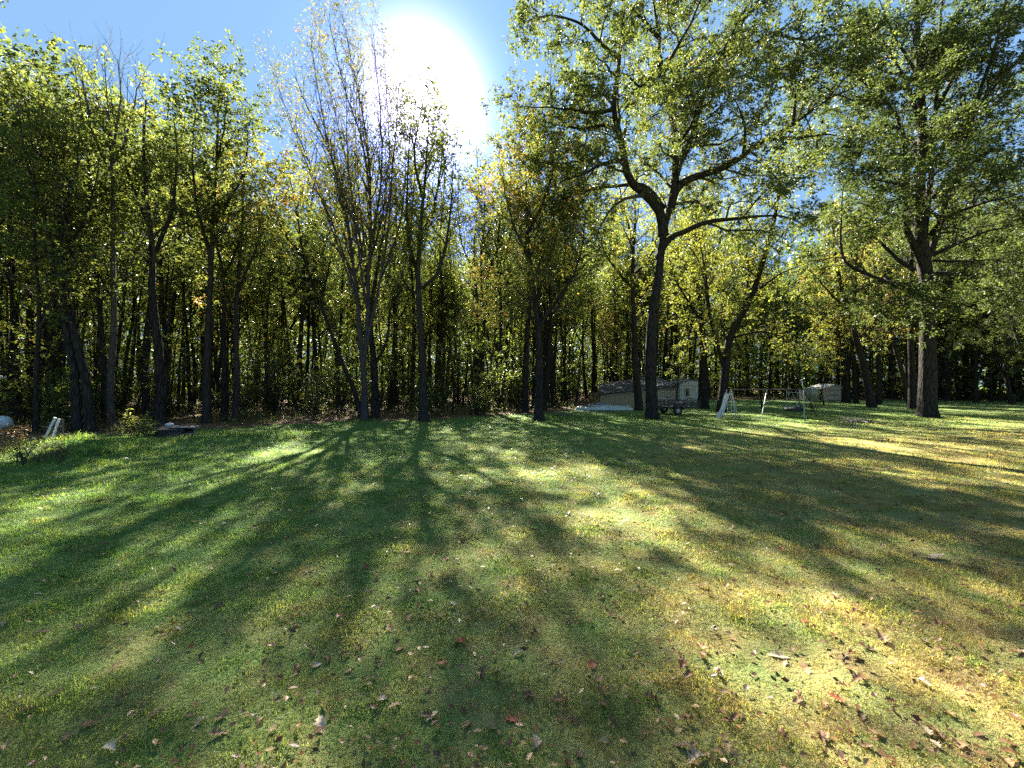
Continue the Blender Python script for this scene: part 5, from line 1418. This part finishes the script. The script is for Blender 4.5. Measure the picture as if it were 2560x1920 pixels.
def oak_leaf(seed, curl, lobes=4):
    """a lobed oak leaf, curled, 1 unit long, lying at the origin"""
    r = random.Random(seed); n = 26; top = []
    for i in range(n + 1):
        u = i / n
        base = .30 * math.sin(PI * min(1, u * 1.02) ** .85) + .015
        lob = .72 + .28 * math.cos(2 * PI * lobes * u + r.uniform(-.3, .3))
        top.append((u, base * lob * r.uniform(.9, 1.1)))
    V = []; Fc = []
    k1, k2 = r.uniform(.5, 1.3) * curl, r.uniform(-1, 1) * curl
    tw = r.uniform(-.5, .5) * curl
    def bend(u, v):
        z = k1 * (v * v) * 2.2 + k2 * .35 * (u - .5) ** 2 * 2 + tw * (u - .5) * v * 2 + .02 * math.sin(9 * u + seed) * curl
        return (u - .5, v, z)
    for u, w in top:
        V += [bend(u, -w), bend(u, -w * .5), bend(u, 0), bend(u, w * .5), bend(u, w)]
    for i in range(n):
        for j in range(4): a = i * 5 + j; Fc.append((a, a + 1, a + 6, a + 5))
    st = len(V); V += [(-.5, -.008, V[2][2]), (-.5, .008, V[2][2]), (-.72, .004, V[2][2] + .05), (-.72, -.004, V[2][2] + .05)]
    Fc.append((st, st + 1, st + 2, st + 3))
    zmin = min(v[2] for v in V)
    return [(x, y, z - zmin) for x, y, z in V], Fc

def fallen_leaves():
    rng = random.Random(31)
    meshes = []
    kinds = ['curled tan', 'flat russet', 'pale upturned', 'red', 'dark brown']
    for mi in range(5):
        for q in range(4):
            m = MB(); v, f = oak_leaf(mi * 10 + q, (.7, 1.2, 1.7, .4)[q]); m.add(v, f)
            me = bpy.data.meshes.new('fallen_leaf'); me.from_pydata(m.v, [], m.f); me.materials.append(LM[mi]); me.polygons.foreach_set('use_smooth', [True] * len(me.polygons)); me.update()
            meshes.append(me)
    def put(px, py, mi, q, size, rz, label, group=None):
        d = CAM_H * F / (py - 960); x = GX(px, d); z = Gz(x, d) + .012 + .012 * rng.random()
        o = link('fallen_leaf', meshes[mi * 4 + q]); o.location = (x, d, z); o.rotation_euler = (rng.uniform(-.3, .3), rng.uniform(-.3, .3), rz); o.scale = (size,) * 3
        tag(o, label, 'leaf', group)
    put(1745, 1905, 2, 2, .13, .4, 'large pale curled leaf at the very bottom of the photo')
    put(802, 1828, 2, 1, .12, 2.2, 'pale lobed leaf standing out on the grass at the bottom, left of the middle')
    put(1115, 1398, 3, 3, .11, .8, 'red leaf lying alone in the small sunny patch in the middle of the lawn')
    put(916, 1417, 3, 2, .10, 1.8, 'red leaf left of the sunny patch in the middle of the lawn')
    put(1945, 1640, 2, 0, .15, 2.9, 'bright pale leaf on the dry grass at the right')
    put(2342, 1392, 2, 3, .24, .2, 'wide pale leaf far right on the shaded grass')
    put(2205, 1598, 0, 2, .14, 1.3, 'tan curled leaf standing upright on the right side')
    put(545, 1850, 0, 1, .10, .3, 'tan leaf at the bottom left among shaded grass')
    put(1080, 1805, 2, 3, .10, 1.0, 'narrow white leaf on the grass near the bottom middle')
    put(790, 1672, 2, 0, .09, .9, 'small white leaf left of the middle foreground')
    put(1150, 1610, 3, 1, .10, 2.5, 'reddish leaf in the middle foreground near a pale curled one')
    drifts = [(rng.uniform(500, 2560), rng.uniform(1230, 1900)) for _ in range(16)]
    n = 0; lab = ['curled tan oak leaf fallen on the lawn', 'russet oak leaf fallen on the lawn', 'pale upturned oak leaf fallen on the lawn', 'red oak leaf fallen on the lawn', 'dark brown oak leaf fallen on the lawn']
    while n < 286:
        py = 1915 - (rng.random() ** 1.1) * 760; px = rng.uniform(-60, 2620)
        if rng.random() < .28:
            dxy = rng.choice(drifts); px = rng.gauss(dxy[0], 110); py = min(1915, max(1150, rng.gauss(dxy[1], 45)))
        w = .40 + .60 * (max(px, 0) / 2560) ** .8
        if rng.random() > w: continue
        mi = rng.choices(range(5), [30, 30, 13, 3, 24])[0]
        put(px, py, mi, rng.randrange(4), rng.uniform(.05, .105), rng.uniform(0, 6.28), lab[mi], ['curled tan leaves', 'russet leaves', 'pale upturned leaves', 'red leaves', 'dark brown leaves'][mi] + ' on the lawn'); n += 1
fallen_leaves()
def leaf_scatter():
    """the uncounted rest of the leaves, further off on the lawn and along its edge"""
    rng = np.random.default_rng(55); n = 19000
    y = 2.0 + 58 * rng.uniform(0, 1, n) ** 1.7; x = rng.uniform(-1.25, 1.25, n) * y
    e = edge_y(x); ok = (y < e + 6) & (rng.uniform(0, 1, n) < np.where(y > e - 3, 1.0, .42) * np.where(x > -2, 1, .45))
    x, y = x[ok], y[ok]; n = len(x)
    c = np.stack([x, y, gz(x, y) + .035 + .03 * (y > edge_y(x))], 1)
    a = rng.uniform(0, 6.28, n); D = np.stack([np.cos(a), np.sin(a), rng.normal(0, .25, n)], 1); D = nrm(D)
    Nn = nrm(rng.normal(0, .35, (n, 3)) + np.array([0, 0, 1.])); S = nrm(np.cross(Nn, D)); Nn = np.cross(D, S)
    l = (rng.uniform(.045, .10, n) * np.clip(.45 + y * .06, .5, 1.1))[:, None]
    V = np.stack([c - D * l * .5, c + S * l * .3 + Nn * l * .15, c + D * l * .5 + Nn * l * .1, c - S * l * .3 + Nn * l * .15], 1).reshape(-1, 3)
    i = np.arange(n)[:, None] * 4
    me = mesh_np('leaf_scatter', V, [np.vstack([i + np.array([[0, 1, 2]]), i + np.array([[0, 2, 3]])])], M['litterleaf'], {'tint': np.repeat(np.clip(rng.normal(.55, .28, n), 0, 1), 4)})
    tag(link('leaf_scatter', me), 'small dead leaves scattered over the far lawn and the lawn edge', 'leaves', kind='stuff')
leaf_scatter()
def undergrowth():
    """low brown and green plants along the foot of the wood"""
    rng = np.random.default_rng(66); n = 70000
    az = np.radians(rng.uniform(-64, 60, n)); b0 = rng.uniform(0, 1, n) ** 1.6 * 30
    r = np.full(n, 9.0)
    for _ in range(140):
        x, y = r * np.sin(az), r * np.cos(az); r = np.where((y < edge_y(x)) & (r < 80), r + .5, r)
    r = r + .2 + b0; x, y = r * np.sin(az), r * np.cos(az)
    patch = vnoise(x * .9, y * .9, 21) + .5 * vnoise(x * 2.1, y * 1.9, 22)
    inside = np.zeros(n, bool)
    for x0, x1, y0, y1 in SHED: inside |= (x > x0) & (x < x1) & (y > y0 - 3) & (y < y1)
    ok = (patch > -.25) & ~inside
    x, y, patch = x[ok], y[ok], patch[ok]; n = len(x)
    z = gz(x, y) + rng.uniform(0, 1, n) ** 1.5 * (.25 + .45 * np.clip(patch + .3, 0, 1.3))
    c = np.stack([x, y, z], 1)
    Nn = nrm(rng.normal(0, .7, c.shape) + np.array([0, 0, 1.0])); D = nrm(rng.normal(0, 1, c.shape)); S = nrm(np.cross(Nn, D)); l = rng.uniform(.06, .15, n)[:, None]
    V = np.stack([c - D * l * .5, c + S * l * .3, c + D * l * .5, c - S * l * .3], 1).reshape(-1, 3)
    i = np.arange(n)[:, None] * 4
    br = rng.uniform(0, 1, n) < .4 + .3 * vnoise(x * .5, y * .5, 30)
    f = i + np.array([[0, 1, 2, 3]])
    me = mesh_np('undergrowth', V, [f], [M['leaf_far'], M['brown_under']], {'tint': np.repeat(np.clip(rng.normal(.45, .2, n), 0, 1), 4)}, False, br.astype(int))
    tag(link('undergrowth', me), 'low green and brown undergrowth on the floor of the wood', 'undergrowth', kind='stuff')
undergrowth()
